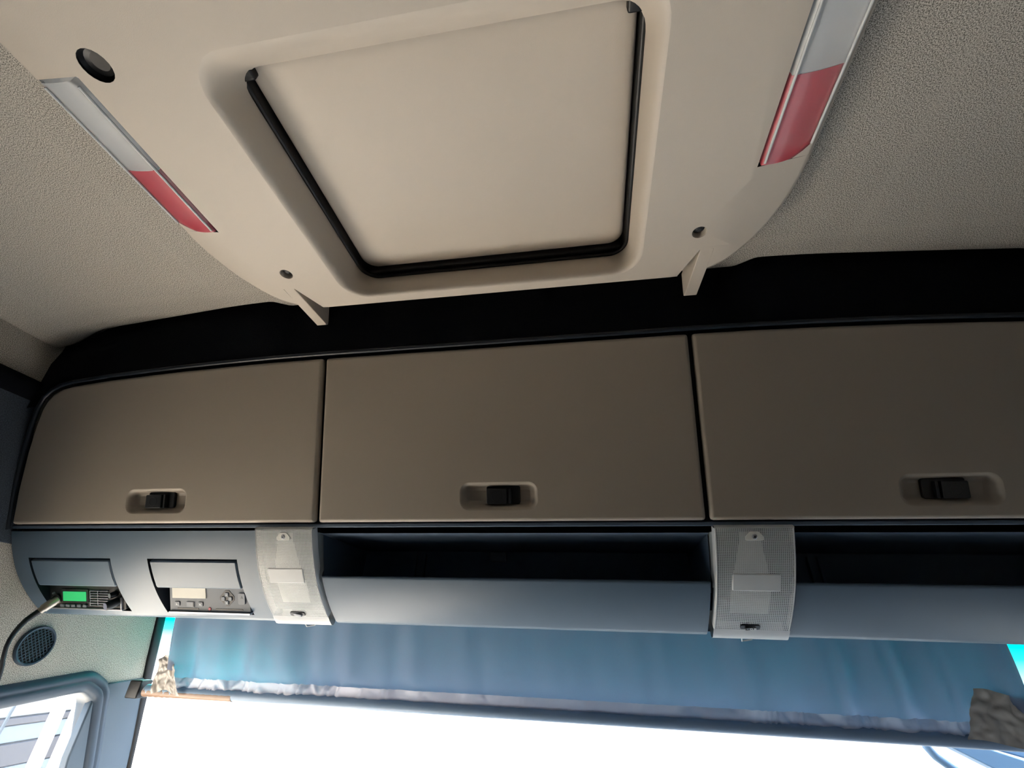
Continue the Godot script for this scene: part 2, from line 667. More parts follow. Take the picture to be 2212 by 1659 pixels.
		out += [Vector2(1.42, -0.93), Vector2(1.3, -0.3)]
		var face := PackedVector2Array(out.map(func(q): return Vector2(q.x * S * s, q.y * S)))
		slab(pl, face, Transform3D(Basis(Vector3(0, 0, -s), Vector3(0, 1, 0), Vector3(-s, 0, 0)), Vector3(s * (WALL - 0.006) * S, EYE_Y, 0)), 0.02, 0.004)
		struct_mesh(pl, "trim_1" if s < 0 else "trim_2", M.pillar_plastic)
		# dark rail along the wall under the headliner and the dark felt below it
		org = V(s * WALL, 0.5, 0.2)
		var rl := mb()
		var rows := []
		for w in [[0.549, 0.0], [0.546, 0.012], [0.53, 0.016], [0.505, 0.014], [0.492, 0.0]]:
			rows.append(PackedVector3Array([V(s * (WALL - w[1]), w[0] - 0.03, -1.5), V(s * (WALL - w[1]), w[0], 0.79)]))
		surf(rl, rows)
		struct_mesh(rl, "trim_3" if s < 0 else "trim_4", M.header_cloth)
		org = V(s * WALL, 0.2, 0.5)
		var df := mb()
		var dark := PackedVector2Array([Vector2(-1.4, 0.17), Vector2(0.92, 0.17), Vector2(0.80, 0.5), Vector2(-1.4, 0.47)].map(func(q): return Vector2(q.x * S * s, q.y * S)))
		slab(df, dark, Transform3D(Basis(Vector3(0, 0, -s), Vector3(0, 1, 0), Vector3(-s, 0, 0)), Vector3(s * (WALL - 0.004) * S, EYE_Y, 0)), 0.006, 0.002)
		struct_mesh(df, "trim_5" if s < 0 else "trim_6", M.dark_felt)

# ---------------------------------------------------------------- roof
func liner_y(x: float) -> float:
	var e := clampf((absf(x) - 0.85) / 0.37, 0.0, 1.0)
	return LINER - 0.034 * e * e

# where the headliner ends and the dark header begins
func liner_edge(x: float) -> float:
	var a := absf(x)
	var e := lerpf(0.702, 0.735, smoothstep(0.52, 1.03, a))
	if a > 1.03:
		e = 0.735 + 0.034 * smoothstep(1.03, 1.19, a)
	return lerpf(0.722, e, smoothstep(0.495, 0.545, a))

func headliner() -> void:
	org = V(0, LINER, -0.4)
	var st := mb()
	var xs := []
	for k in 81:
		xs.append(lerpf(-WALL - 0.02, WALL + 0.02, k / 80.0))
	for a in [0.495, 0.505, 0.52, 0.535, 0.545]:
		xs.append(a)
		xs.append(-a)
	xs.sort()
	# cut out over the hatch: the sheet is laid in three strips
	for part in [xs.filter(func(x): return x < -0.38), xs.filter(func(x): return absf(x) < 0.42), xs.filter(func(x): return x > 0.38)]:
		var middle: bool = absf(part[0] + part[-1]) < 0.1
		var rows := []
		for t in ([-1.5, -0.8, -0.2, 0.1] if middle else [-1.5, -0.8, -0.2, 0.2, 0.45, 0.6]):
			rows.append(PackedVector3Array(part.map(func(x): return V(x, liner_y(x), t))))
		if middle:
			surf(st, rows)
			rows = []
		# the front edge is padded and rolls up into the header
		for w in [[-0.03, 0.0], [-0.012, 0.0005], [-0.004, 0.003], [0.0, 0.009], [0.0, 0.03]]:
			rows.append(PackedVector3Array(part.map(func(x): return V(x, liner_y(x) + w[1], liner_edge(x) + w[0]))))
		surf(st, rows)
	var outside_rows := [PackedVector3Array([V(-1.3, 0.78, -1.56), V(1.3, 0.78, -1.56)]), PackedVector3Array([V(-1.3, 0.78, 1.47), V(1.3, 0.78, 1.47)])]
	surf(st, outside_rows, false, V(0, 3, 0))
	struct_mesh(st, "ceiling", M.felt)
	# dark cloth header from the headliner down to the locker frame
	org = V(0, 0.55, 0.74)
	var hd := mb()
	var hx := []
	for k in 61:
		hx.append(lerpf(-WALL - 0.01, WALL + 0.01, k / 60.0))
	var hrows := []
	for w in [[0.0, 0.02, 0.012], [0.0, 0.0, 0.012], [0.25, 0.0, 0.004], [0.6, 0.0, 0.006], [1.0, 0.0, 0.0]]:
		hrows.append(PackedVector3Array(hx.map(func(x):
			var top := Vector2(liner_y(x) + w[1], liner_edge(x) + w[2])
			var low := locker_top(x)
			return V(x, lerpf(top.x, low.x, w[0]), lerpf(top.y, low.y, w[0])))))
	surf(hd, hrows)
	struct_mesh(hd, "trim_7", M.header_cloth)

func bezel_y(x: float) -> float:
	return 0.624 + maxf(0.0, absf(x) - 0.455) * 0.2

func bezel_corner(s: float) -> Array:
	var out := []
	for k in 17:
		var a := PI / 2 * k / 16.0
		out.append(Vector2(s * (0.36 + 0.167 * cos(a)), 0.47 + 0.198 * sin(a)))
	return out

func opening() -> PackedVector2Array:
	return rrect(0, 0.4235, 0.606, 0.457, 0.055, 8)

func hatch_frame() -> void:
	var t := thing("hatch_surround", "large beige moulded plastic surround of the roof hatch with rounded front corners", "roof panel", V(0, 0.624, 0.3))
	var st := mb()
	var bend := func(x, d): return V(x, bezel_y(x), d)
	var P := func(a): return PackedVector2Array(a.map(func(q): return Vector2(q[0], q[1])))
	fill(st, P.call([[-0.34, 0.12], [0.34, 0.12], [0.34, 0.668], [-0.34, 0.668]]), bend, opening())
	fill(st, P.call([[-0.455, -0.3], [0.455, -0.3], [0.455, 0.12], [-0.455, 0.12]]), bend)
	for s: float in [-1.0, 1.0]:
		fill(st, P.call([[s * 0.34, 0.12], [s * 0.455, 0.12], [s * 0.455, 0.47], [s * 0.34, 0.47]]), bend, circle(s * 0.418, 0.188, 0.02))
		fill(st, P.call([[s * 0.34, 0.47], [s * 0.455, 0.47], [s * 0.455, 0.6], [s * 0.34, 0.6]]), bend, circle(s * 0.395, 0.566, 0.0125))
		fill(st, P.call([[s * 0.34, 0.6], [s * 0.405, 0.6], [s * 0.403, 0.607], [s * 0.374, 0.668], [s * 0.34, 0.668]]), bend)
		fill(st, P.call([[s * 0.403, 0.607], [s * 0.405, 0.6], [s * 0.455, 0.6], [s * 0.4272, 0.606]]), bend)
		var corner := [Vector2(s * 0.455, 0.452), Vector2(s * 0.527, 0.452)]
		for q in bezel_corner(s):
			if absf(q.x) > 0.4255:
				corner.append(q)
		corner += [Vector2(s * 0.4242, 0.6525), Vector2(s * 0.4272, 0.606), Vector2(s * 0.455, 0.6)]
		fill(st, PackedVector2Array(corner), bend)
		fill(st, P.call([[s * 0.455, -0.3], [s * 0.527, -0.3], [s * 0.527, 0.195], [s * 0.455, 0.195]]), bend)
		var patch := [Vector2(s * 0.5275, 0.452), Vector2(s * 0.5275, 0.428)]
		for k in 9:
			var d := lerpf(0.428, 0.4515, k / 8.0)
			patch.append(Vector2(s * (0.5275 - 0.022 * pow(clampf((d - 0.428) / 0.022, 0.0, 1.0), 1.5)), d))
		fill(st, PackedVector2Array(patch), bend)
		# walls of the slot for the hook
		var slot := PackedVector2Array([Vector2(s * 0.374, 0.668), Vector2(s * 0.403, 0.607), Vector2(s * 0.4272, 0.606), Vector2(s * 0.4242, 0.6525)])
		for i in 3:
			quad(st, V(slot[i].x, 0.624, slot[i].y), V(slot[i + 1].x, 0.624, slot[i + 1].y), V(slot[i + 1].x, 0.66, slot[i + 1].y), V(slot[i].x, 0.66, slot[i].y), V(s * 0.41, 0.63, 0.64))
	# rounded outer edge in three runs: both sides and, between the hooks, the front
	var runs := [PackedVector2Array(), PackedVector2Array(), PackedVector2Array()]
	for d in [-0.3, 0.0, 0.2, 0.4]:
		runs[0].append(Vector2(0.527, d))
	for k in 15:
		var a := lerpf(0.0, acos((0.4242 - 0.36) / 0.167), k / 14.0)
		runs[0].append(Vector2(0.36 + 0.167 * cos(a), 0.47 + 0.198 * sin(a)))
	for x in [0.374, 0.36, 0.2, 0.0, -0.2, -0.36, -0.374]:
		runs[1].append(Vector2(x, 0.668 if absf(x) <= 0.36 else 0.6673))
	for i in range(runs[0].size() - 1, -1, -1):
		runs[2].append(Vector2(-runs[0][i].x, runs[0][i].y))
	for edge in runs:
		rim(st, edge, [[0, 0], [-0.004, 0.0012], [-0.008, 0.005], [-0.0105, 0.011], [-0.012, 0.02], [-0.016, 0.06]], func(x, d, l): return V(x, bezel_y(clampf(x, -0.527, 0.527)) + l, d), V(0, 0.3, 0.9), true)
	# the well round the hatch
	rim(st, opening(), [[0, 0], [0.003, 0.0008], [0.007, 0.004], [0.0105, 0.009], [0.013, 0.018], [0.016, 0.04], [0.018, 0.066]], func(x, d, l): return V(x, 0.624 + l, d + l * 0.45))
	put(st, "moulding", M.beige_plastic, t)
	for s: float in [-1.0, 1.0]:
		# screw wells
		var sc := mb()
		var up := Basis(Vector3(1, 0, 0), Vector3(0, 0, 1), Vector3(0, -1, 0))
		lathe(sc, [[0.0125 * S, 0.0], [0.0115 * S, -0.002], [0.0105 * S, -0.02]], Transform3D(up, V(s * 0.395, 0.624, 0.566)))
		var well := put(sc, "screw_well", M.beige_plastic, t)
		var hd := mb()
		lathe(hd, [[0.0, -0.0045], [0.003, -0.0047], [0.0056, -0.006], [0.006, -0.009], [0.0087, -0.0091]], Transform3D(up, V(s * 0.395, 0.624, 0.566)), 16)
		put(hd, "screw_head", M.black_plastic, well)
		var pg := mb()
		lathe(pg, [[0.0, -0.009], [0.009, -0.0088], [0.0135, -0.0075], [0.0162, -0.003], [0.0166, 0.0]], Transform3D(up, V(s * 0.418, 0.624, 0.188)), 28)
		put(pg, "rubber_plug", M.black_plastic, t)
		# hook in front: a tapering fin
		var hk := mb()
		var prof := PackedVector2Array([Vector2(0.607, 0.6248), Vector2(0.726, 0.6215), Vector2(0.730, 0.625), Vector2(0.7285, 0.634), Vector2(0.716, 0.672), Vector2(0.61, 0.672)])
		var rows := []
		for w in [[-0.0122, 0.0014], [-0.0118, 0.0004], [-0.0108, 0.0], [0.0108, 0.0], [0.0118, 0.0004], [0.0122, 0.0014]]:
			var row := PackedVector3Array()
			var mt := miters(ccw(prof))
			var pp := ccw(prof)
			for i in pp.size():
				var q := pp[i] - mt[i] * float(w[1])
				row.append(V(s * (0.4165 - 0.075 * (q.x - 0.607)) + float(w[0]), q.y, q.x))
			rows.append(row)
		for i in rows.size() - 1:
			for j in prof.size():
				var k := (j + 1) % prof.size()
				var mid := V(s * 0.413, 0.65, 0.66)
				quad(hk, rows[i][j], rows[i][k], rows[i + 1][k], rows[i + 1][j], rows[i][j] + (rows[i][j] - mid) * 3 if i == 2 else rows[i][j] * 2 - mid)
		for i in [0, rows.size() - 1]:
			var r: PackedVector3Array = rows[i]
			var nx := Vector3(-1 if i == 0 else 1, 0, 0)
			for j in range(1, prof.size() - 1):
				tri(hk, r[0], r[j], r[j + 1], nx, nx, nx)
		put(hk, "hook", M.beige_plastic, t)

func roof_hatch() -> void:
	var t := thing("roof_hatch", "smooth beige roof hatch panel with black rubber gasket", "roof hatch", V(0, 0.7, 0.45))
	var base := opening()
	var at := func(x, d, l): return V(x, 0.624 + l, d + l * 0.45)
	var g := mb()
	# runs along both sides and the front; at the rear the panel slides under the surround
	var run := PackedVector2Array([Vector2(0.303, 0.2), Vector2(0.303, 0.3), Vector2(0.303, 0.45)])
	for s in [1.0, -1.0]:
		for k in 9:
			var a: float = PI / 2 * (k if s > 0 else 8 - k) / 8.0
			run.append(Vector2(s * (0.248 + 0.055 * cos(a)), 0.597 + 0.055 * sin(a)))
	run.append_array(PackedVector2Array([Vector2(-0.303, 0.45), Vector2(-0.303, 0.3), Vector2(-0.303, 0.2)]))
	rim(g, run, [[0.015, 0.07], [0.0172, 0.0662], [0.0205, 0.0648], [0.0236, 0.0662], [0.0252, 0.07], [0.026, 0.1]], at, Vector3.INF, true)
	# the broader lip along the front edge
	var row0 := []
	for w in [[0.631, 0.078], [0.627, 0.074], [0.62, 0.0735], [0.612, 0.077], [0.608, 0.095]]:
		row0.append(PackedVector3Array([at.call(-0.272, w[0], w[1]), at.call(0.0, w[0], w[1]), at.call(0.272, w[0], w[1])]))
	surf(g, row0)
	put(g, "gasket", M.rubber, t)
	var p := mb()
	var rows := []
	for w in [[-0.001, 0.1], [0.0, 0.088], [0.001, 0.083], [0.0035, 0.0795], [0.008, 0.077], [0.016, 0.0748], [0.03, 0.073], [0.055, 0.0714], [0.085, 0.0704], [0.12, 0.07], [0.16, 0.0698], [0.19, 0.0697]]:
		rows.append(PackedVector3Array(Array(rrect(0, 0.399, 0.552 - 2 * w[0], 0.42 - 2 * w[0], maxf(0.03 - w[0] * 0.13, 0.0052), 8)).map(func(q): return at.call(q.x, q.y, w[1]))))
	surf(p, rows, true)
	fill(p, rrect(0, 0.399, 0.552 - 0.38, 0.42 - 0.38, 0.0053, 8), func(x, d): return at.call(x, d, 0.0697))
	put(p, "hatch_panel", M.beige_plastic, t)
	var b := mb()
	fill(b, rrect(0, 0.4235, 0.6, 0.46, 0.02, 2), func(x, d): return at.call(x, d, 0.1))
	put(b, "backing", M.rubber, t)
	for s: float in [-1.0, 1.0]:
		var l := mb()
		box(l, Vector3(s * 0.274 - 0.014, 0.686, 0.232), Vector3(s * 0.274 + 0.014, 0.72, 0.258), 0.003)
		put(l, "latch_block", M.rubber, t)

func roof_lamp(s: float) -> void:
	var t := thing("roof_lamp", "long narrow roof lamp with clear and red lens, " + ("on the same side as the radio" if s < 0 else "across the hatch, away from the radio"), "lamp", V(s * 0.493, 0.635, 0.32), "strip lamps beside the roof hatch")
	var xi := func(d): return 0.4595 + 0.012 * pow(clampf((0.212 - d) / 0.014, 0.0, 1.0), 2.0)
	var xo := func(d): return 0.5265 - 0.022 * pow(clampf((d - 0.428) / 0.022, 0.0, 1.0), 1.5)
	var lens := func(d0, d1, called, m):
		var st := mb()
		var rows := []
		var n := 14
		for k in n + 1:
			var d := lerpf(d0, d1, float(k) / n)
			var a: float = xi.call(d)
			var b: float = xo.call(d)
			var row := PackedVector3Array()
			row.append(V(s * a, bezel_y(a) + 0.010, d))
			for j in 7:
				var f := j / 6.0
				var x := lerpf(a, b, f)
				row.append(V(s * x, bezel_y(x) - 0.0015 - 0.003 * sin(PI * clampf(f, 0.0, 1.0)), d))
			row.append(V(s * b, bezel_y(b) + 0.008, d))
			rows.append(row)
		surf(st, rows)
		return put(st, called, m, t)
	lens.call(0.1985, 0.3275, "clear_lens", M.clear_lens)
	lens.call(0.328, 0.4495, "red_lens", M.red_lens)
	# moulded rib along the inner edge of the lens, and the dark contact strip seen through it
	var rb := mb()
	tube(rb, [V(s * 0.463, 0.6215, 0.205), V(s * 0.463, 0.6215, 0.445)], 0.0016, 6)
	tube(rb, [V(s * 0.5235, 0.6335, 0.203), V(s * 0.5235, 0.6335, 0.43)], 0.0016, 6)
	put(rb, "edge_rib", M.reflector, t)
	for e in [[0.212, 0.39], [0.4, 0.44]]:
		var cs := mb()
		box(cs, Vector3(s * 0.4705 - 0.001, 0.6245, e[0]), Vector3(s * 0.4705 + 0.001, 0.628, e[1]), 0.0004)
		put(cs, "contact_strip", M.black_plastic, t)
	var rf := mb()
	var rows := []
	for w in [[0.457, 0.630], [0.462, 0.638], [0.474, 0.648], [0.493, 0.653], [0.512, 0.651], [0.524, 0.645], [0.529, 0.640]]:
		rows.append(PackedVector3Array([V(s * w[0], w[1], 0.194), V(s * w[0], w[1], 0.453)]))
	surf(rf, rows)
	put(rf, "reflector", M.reflector, t)
	var cv := mb()
	for e in [[0.455, 0.195, 0.455, 0.452], [0.53, 0.195, 0.53, 0.452], [0.455, 0.195, 0.53, 0.195], [0.455, 0.452, 0.53, 0.452]]:
		quad(cv, V(s * e[0], bezel_y(e[0]), e[1]), V(s * e[2], bezel_y(e[2]), e[3]), V(s * e[2], 0.66, e[3]), V(s * e[0], 0.66, e[1]), V(s * 0.49, 0.64, 0.32))
	quad(cv, V(s * 0.455, 0.658, 0.195), V(s * 0.53, 0.658, 0.195), V(s * 0.53, 0.658, 0.452), V(s * 0.455, 0.658, 0.452), V(0, 0, 0))
	put(cv, "housing", M.rubber, t)

# ---------------------------------------------------------------- lockers
const LY := 0.208
const LD := 0.885
const TY := 0.9355
const TD := 0.3532

func locker_frame() -> Transform3D:
	return Transform3D(Basis(Vector3(1, 0, 0), Vector3(0, TY, TD), Vector3(0, -TD, TY)), V(0, LY, LD))

func locker_arch(x: float) -> float:
	# height of the doors' top edge up the sloping face
	var a := absf(x)
	var pts := [[0.0, 0.3645], [0.405, 0.3645], [0.653, 0.360], [0.86, 0.3517], [1.088, 0.3357], [1.124, 0.330], [1.157, 0.312], [1.174, 0.28], [1.195, 0.175], [1.22, 0.1]]
	for i in pts.size() - 1:
		if a <= pts[i + 1][0]:
			return lerpf(pts[i][1], pts[i + 1][1], (a - pts[i][0]) / (pts[i + 1][0] - pts[i][0]))
	return 0.05

# the lower edge of the cloth header, in (y, d)
func locker_top(x: float) -> Vector2:
	var t := locker_arch(minf(absf(x), 1.13)) + 0.014
	if absf(x) > 1.13:
		t = lerpf(t, 0.285, smoothstep(1.12, 1.2, absf(x)))
	return Vector2(LY + t * TY, LD - t * TD - 0.002)

func door_outline(k: int) -> PackedVector2Array:
	if k == 1:
		return roundpoly([Vector2(-0.396, 0.001), Vector2(0.396, 0.001), Vector2(0.396, 0.3645), Vector2(-0.396, 0.3645)], 0.007, 3)
	var s := -1.0 if k == 0 else 1.0
	var p := [Vector2(0.404, 0.001), Vector2(0.404, 0.3645), Vector2(0.53, 0.3635), Vector2(0.653, 0.3605), Vector2(0.76, 0.357), Vector2(0.86, 0.3525), Vector2(0.98, 0.346), Vector2(1.085, 0.337), Vector2(1.118, 0.331), Vector2(1.142, 0.320), Vector2(1.159, 0.304), Vector2(1.172, 0.28), Vector2(1.183, 0.24), Vector2(1.195, 0.175), Vector2(1.205, 0.08), Vector2(1.207, 0.001)]
	return roundpoly(p.map(func(q): return Vector2(q.x * s, q.y)), 0.006, 2)

func scaled(p: PackedVector2Array) -> PackedVector2Array:
	return PackedVector2Array(Array(p).map(func(q): return q * S))

func lockers() -> void:
	var tf := locker_frame()
	var on := func(x, y, l): return tf * Vector3(x * S, y * S, l * S)
	var t := thing("overhead_locker", "row of beige overhead lockers with three flap doors in a dark frame", "locker", V(0, LY, 0.9))
	# frame: back plate, raised bead round the doors, sill below
	var fr := mb()
	var plate := [Vector2(-1.217, -0.012), Vector2(1.217, -0.012)]
	for k in 25:
		var x := lerpf(1.205, -1.205, k / 24.0)
		plate.append(Vector2(x, locker_arch(x) + 0.02 if absf(x) < 1.15 else 0.29))
	slab(fr, scaled(PackedVector2Array(plate)), tf * Transform3D(Basis(), Vector3(0, 0, -0.022)), 0.012, 0.002, 1)
	put(fr, "frame", M.dark_plastic, t)
	var bd := mb()
	var path := []
	for q in [[-1.217, -0.01], [-1.2165, 0.08], [-1.2065, 0.178], [-1.195, 0.243], [-1.184, 0.285], [-1.17, 0.311], [-1.149, 0.329], [-1.122, 0.341], [-1.086, 0.3475], [-0.98, 0.3565], [-0.86, 0.363], [-0.76, 0.3675], [-0.653, 0.371], [-0.53, 0.374], [-0.404, 0.375], [0.0, 0.375]]:
		path.append(on.call(q[0], q[1], -0.001))
	for i in range(14, -1, -1):
		var q: Vector3 = path[i]
		path.append(Vector3(-q.x, q.y, q.z))
	tube(bd, path, 0.0042, 8)
	put(bd, "bead", M.dark_plastic, t)
	var sill := mb()
	slab(sill, rrect(0, 0, 2.43 * S, 0.008 * S, 0.002, 2), Transform3D(tf.basis, tf * Vector3(0, -0.006 * S, -0.008 * S)), 0.02, 0.002, 2)
	put(sill, "sill", M.tray_plastic, t)
	for k in 3:
		var hx: float = [-0.806, 0.0, 0.806][k]
		var hole := rrect(hx, 0.0515, 0.162, 0.056, 0.02, 6)
		var ds := mb()
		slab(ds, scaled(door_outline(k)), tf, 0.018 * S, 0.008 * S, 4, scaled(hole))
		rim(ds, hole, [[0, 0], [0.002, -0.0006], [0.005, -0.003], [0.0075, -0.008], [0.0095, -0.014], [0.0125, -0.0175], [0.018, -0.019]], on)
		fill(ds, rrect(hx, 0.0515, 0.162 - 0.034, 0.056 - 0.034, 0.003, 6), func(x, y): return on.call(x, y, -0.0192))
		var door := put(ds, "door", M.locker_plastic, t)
		# push latch: paddle, side ridge and the shadowed pocket behind
		var f: float = [1.0, 1.0, -1.0][k]
		var px: float = hx - f * [0.004, -0.002, 0.004][k]
		var la := mb()
		slab(la, scaled(rrect(px + 0.006 * f, 0.0525, 0.07, 0.036, 0.004, 3)), tf * Transform3D(Basis(), Vector3(0, 0, -0.012 * S)), 0.008 * S, 0.002 * S, 2)
		slab(la, scaled(rrect(px - 0.006 * f, 0.0505, 0.042, 0.03, 0.0025, 3)), tf * Transform3D(Basis(), Vector3(0, 0, -0.003 * S)), 0.012 * S, 0.0015 * S, 2)
		slab(la, scaled(rrect(px + 0.0215 * f, 0.0505, 0.005, 0.03, 0.0015, 3)), tf * Transform3D(Basis(), Vector3(0, 0, -0.004 * S)), 0.011 * S, 0.001 * S, 2)
		lathe(la, [[0.0075, 0.0], [0.0078, 0.0003], [0.0082, 0.0003], [0.0085, 0.0]], tf * Transform3D(Basis(), Vector3((px - 0.006 * f) * S, 0.0505 * S, -0.003 * S)), 20)
		put(la, "latch", M.black_plastic, door)

# ---------------------------------------------------------------- console under the lockers
func con_d(y: float) -> float:
	return 1.10940503 + y * (-1.98255899 + y * (6.33014226 - 8.77437067 * y))

func con(x: float, y: float, lift: float) -> Vector3:
	var g := (con_d(y + 0.001) - con_d(y - 0.001)) / 0.002
	var n := Vector2(g, -1).normalized()  # (y, d) out of the face: down and back
	return V(x, y + n.x * lift, con_d(y) + n.y * lift)

func con_path(y0: float, y1: float) -> Array:
	var out := []
	var n := maxi(2, int((y0 - y1) / 0.008))
	for k in n + 1:
		var y := lerpf(y0, y1, float(k) / n)
		out.append(Vector2(y, con_d(y)))
	return out

func con_roll() -> Array:
	return [Vector2(0.0295, 1.058), Vector2(0.0278, 1.065), Vector2(0.0275, 1.073), Vector2(0.029, 1.081), Vector2(0.034, 1.088), Vector2(0.06, 1.105), Vector2(0.135, 1.152)]

func sheet(st: SurfaceTool, path: Array, x0: float, x1: float) -> void:
	var rows := []
	for q in path:
		rows.append(PackedVector3Array([V(x0, q.x, q.y), V((x0 + x1) / 2, q.x, q.y), V(x1, q.x, q.y)]))
	surf(st, rows)

func console() -> void:
	# dark board that closes the console towards the windscreen
	org = V(0, 0.05, 1.2)
	var board := mb()
	sheet(board, [Vector2(0.034, 1.092), Vector2(0.06, 1.109), Vector2(0.137, 1.156), Vector2(0.134, 1.3), Vector2(0.134, 1.43)], -WALL, WALL)
	struct_mesh(board, "trim_8", M.tray_plastic)
	# panel with the two bays
	var t := thing("radio_console", "slate grey curved console panel holding the two radio units", "console", V(-0.88, 0.03, 1.0))
	var st := mb()
	for e in [[-1.214, -1.168], [-0.934, -0.833], [-0.6, -0.5495]]:
		sheet(st, con_path(0.196, 0.032) + con_roll(), e[0], e[1])
	for e in [[-1.168, -0.934], [-0.833, -0.6]]:
		sheet(st, con_path(0.196, 0.141), e[0], e[1])
		sheet(st, con_path(0.0375, 0.032) + con_roll(), e[0], e[1])
	# returned edges at the ends and round the bays
	for x in [-1.214, -0.5495]:
		var rows := []
		for l in [0.0, -0.02]:
			rows.append(PackedVector3Array(con_path(0.196, 0.032).map(func(q): return con(x, q.x, l))))
		surf(st, rows)
	put(st, "panel", M.slate_plastic, t)
	for e in [[-1.168, -0.934], [-0.833, -0.6]]:
		var bay := mb()
		var mid := V((e[0] + e[1]) / 2, 0.09, 1.0)
		for x in e:
			var rows := []
			for l in [0.0, 0.07]:
				rows.append(PackedVector3Array(con_path(0.141, 0.0375).map(func(q): return V(x, q.x + l * 0.3, q.y + l))))
			surf(bay, rows, false, mid)
		for y in [0.141, 0.0375]:
			quad(bay, V(e[0], y, con_d(y)), V(e[1], y, con_d(y)), V(e[1], y + 0.02, con_d(y) + 0.07), V(e[0], y + 0.02, con_d(y) + 0.07), mid)
		quad(bay, V(e[0], 0.165, 1.0), V(e[1], 0.165, 1.0), V(e[1], 0.05, 1.11), V(e[0], 0.05, 1.11), mid)
		put(bay, "bay", M.dark_plastic, t)
		var fl := mb()
		var fp := rrect((e[0] + e[1]) / 2, 0.1105, e[1] - e[0] - 0.008, 0.053, 0.005, 4)
		rim(fl, fp, [[0.0, -0.02], [0.0, -0.004], [0.0008, -0.0012], [0.003, 0.0]], con)
		# the flap's face, bent to the console
		var rows := []
		for k in 9:
			var y := lerpf(0.134, 0.087, k / 8.0)
			rows.append(PackedVector3Array([con(e[0] + 0.007, y, 0.0), con((e[0] + e[1]) / 2, y, 0.0), con(e[1] - 0.007, y, 0.0)]))
		surf(fl, rows)
		put(fl, "flap", M.slate_plastic, t)
	# open trays
	for e in [[-0.4, 0.4, "middle"], [0.5495, 1.214, "side"]]:
		var x0: float = e[0]
		var x1: float = e[1]
		var lab := "long dark open tray between the two reading lamps with a blue grey lip" if e[2] == "middle" else "dark open tray between a reading lamp and the side wall with a blue grey lip"
		var tr := thing("storage_tray", lab, "tray", V((x0 + x1) / 2, 0.03, 1.05))
		var lp := mb()
		var path := [Vector2(0.1, con_d(0.108) + 0.03), Vector2(0.113, con_d(0.108) + 0.016), Vector2(0.1145, con_d(0.108) + 0.009), Vector2(0.113, con_d(0.112) + 0.003), Vector2(0.1105, con_d(0.1105) + 0.0005)] + con_path(0.107, 0.032) + con_roll()
		sheet(lp, path, x0, x1)
		for x: float in [x0, x1]:
			var rows := []
			for l in [0.0, -0.02]:
				rows.append(PackedVector3Array(con_path(0.108, 0.032).map(func(q): return con(x, q.x, l))))
			surf(lp, rows)
		put(lp, "lip", M.slate_plastic, tr)
		var bx := mb()
		var mid := V((x0 + x1) / 2, 0.15, 1.1)
		var a0 := x0 - 0.004
		var a1 := x1 + (0.004 if x1 < 1.0 else 0.0)
		quad(bx, V(a0, 0.115, 1.15), V(a1, 0.115, 1.15), V(a1, 0.197, 1.15), V(a0, 0.197, 1.15), mid)
		quad(bx, V(a0, 0.095, 0.98), V(a1, 0.095, 0.98), V(a1, 0.115, 1.15), V(a0, 0.115, 1.15), mid)
		quad(bx, V(a0, 0.1935, 0.915), V(a1, 0.1935, 0.915), V(a1, 0.197, 1.15), V(a0, 0.197, 1.15), mid)
		for x in [a0, a1]:
			quad(bx, V(x, 0.095, 0.98), V(x, 0.115, 1.15), V(x, 0.197, 1.15), V(x, 0.1935, 0.93), mid)
		put(bx, "bin", M.tray_plastic, tr)
		# shallow ribs on the back of the bin
		for x in [lerpf(x0, x1, 0.17), lerpf(x0, x1, 0.2), lerpf(x0, x1, 0.93)]:
			var rb := mb()
			box(rb, Vector3(x - 0.003, 0.118, 1.143), Vector3(x + 0.003, 0.19, 1.152), 0.001)
			put(rb, "rib", M.tray_plastic, tr)
		if e[2] == "middle":
			var cl := mb()
			box(cl, Vector3(-0.066, 0.173, 1.13), Vector3(-0.028, 0.194, 1.148), 0.002)
			put(cl, "clip", M.grey_face, tr)

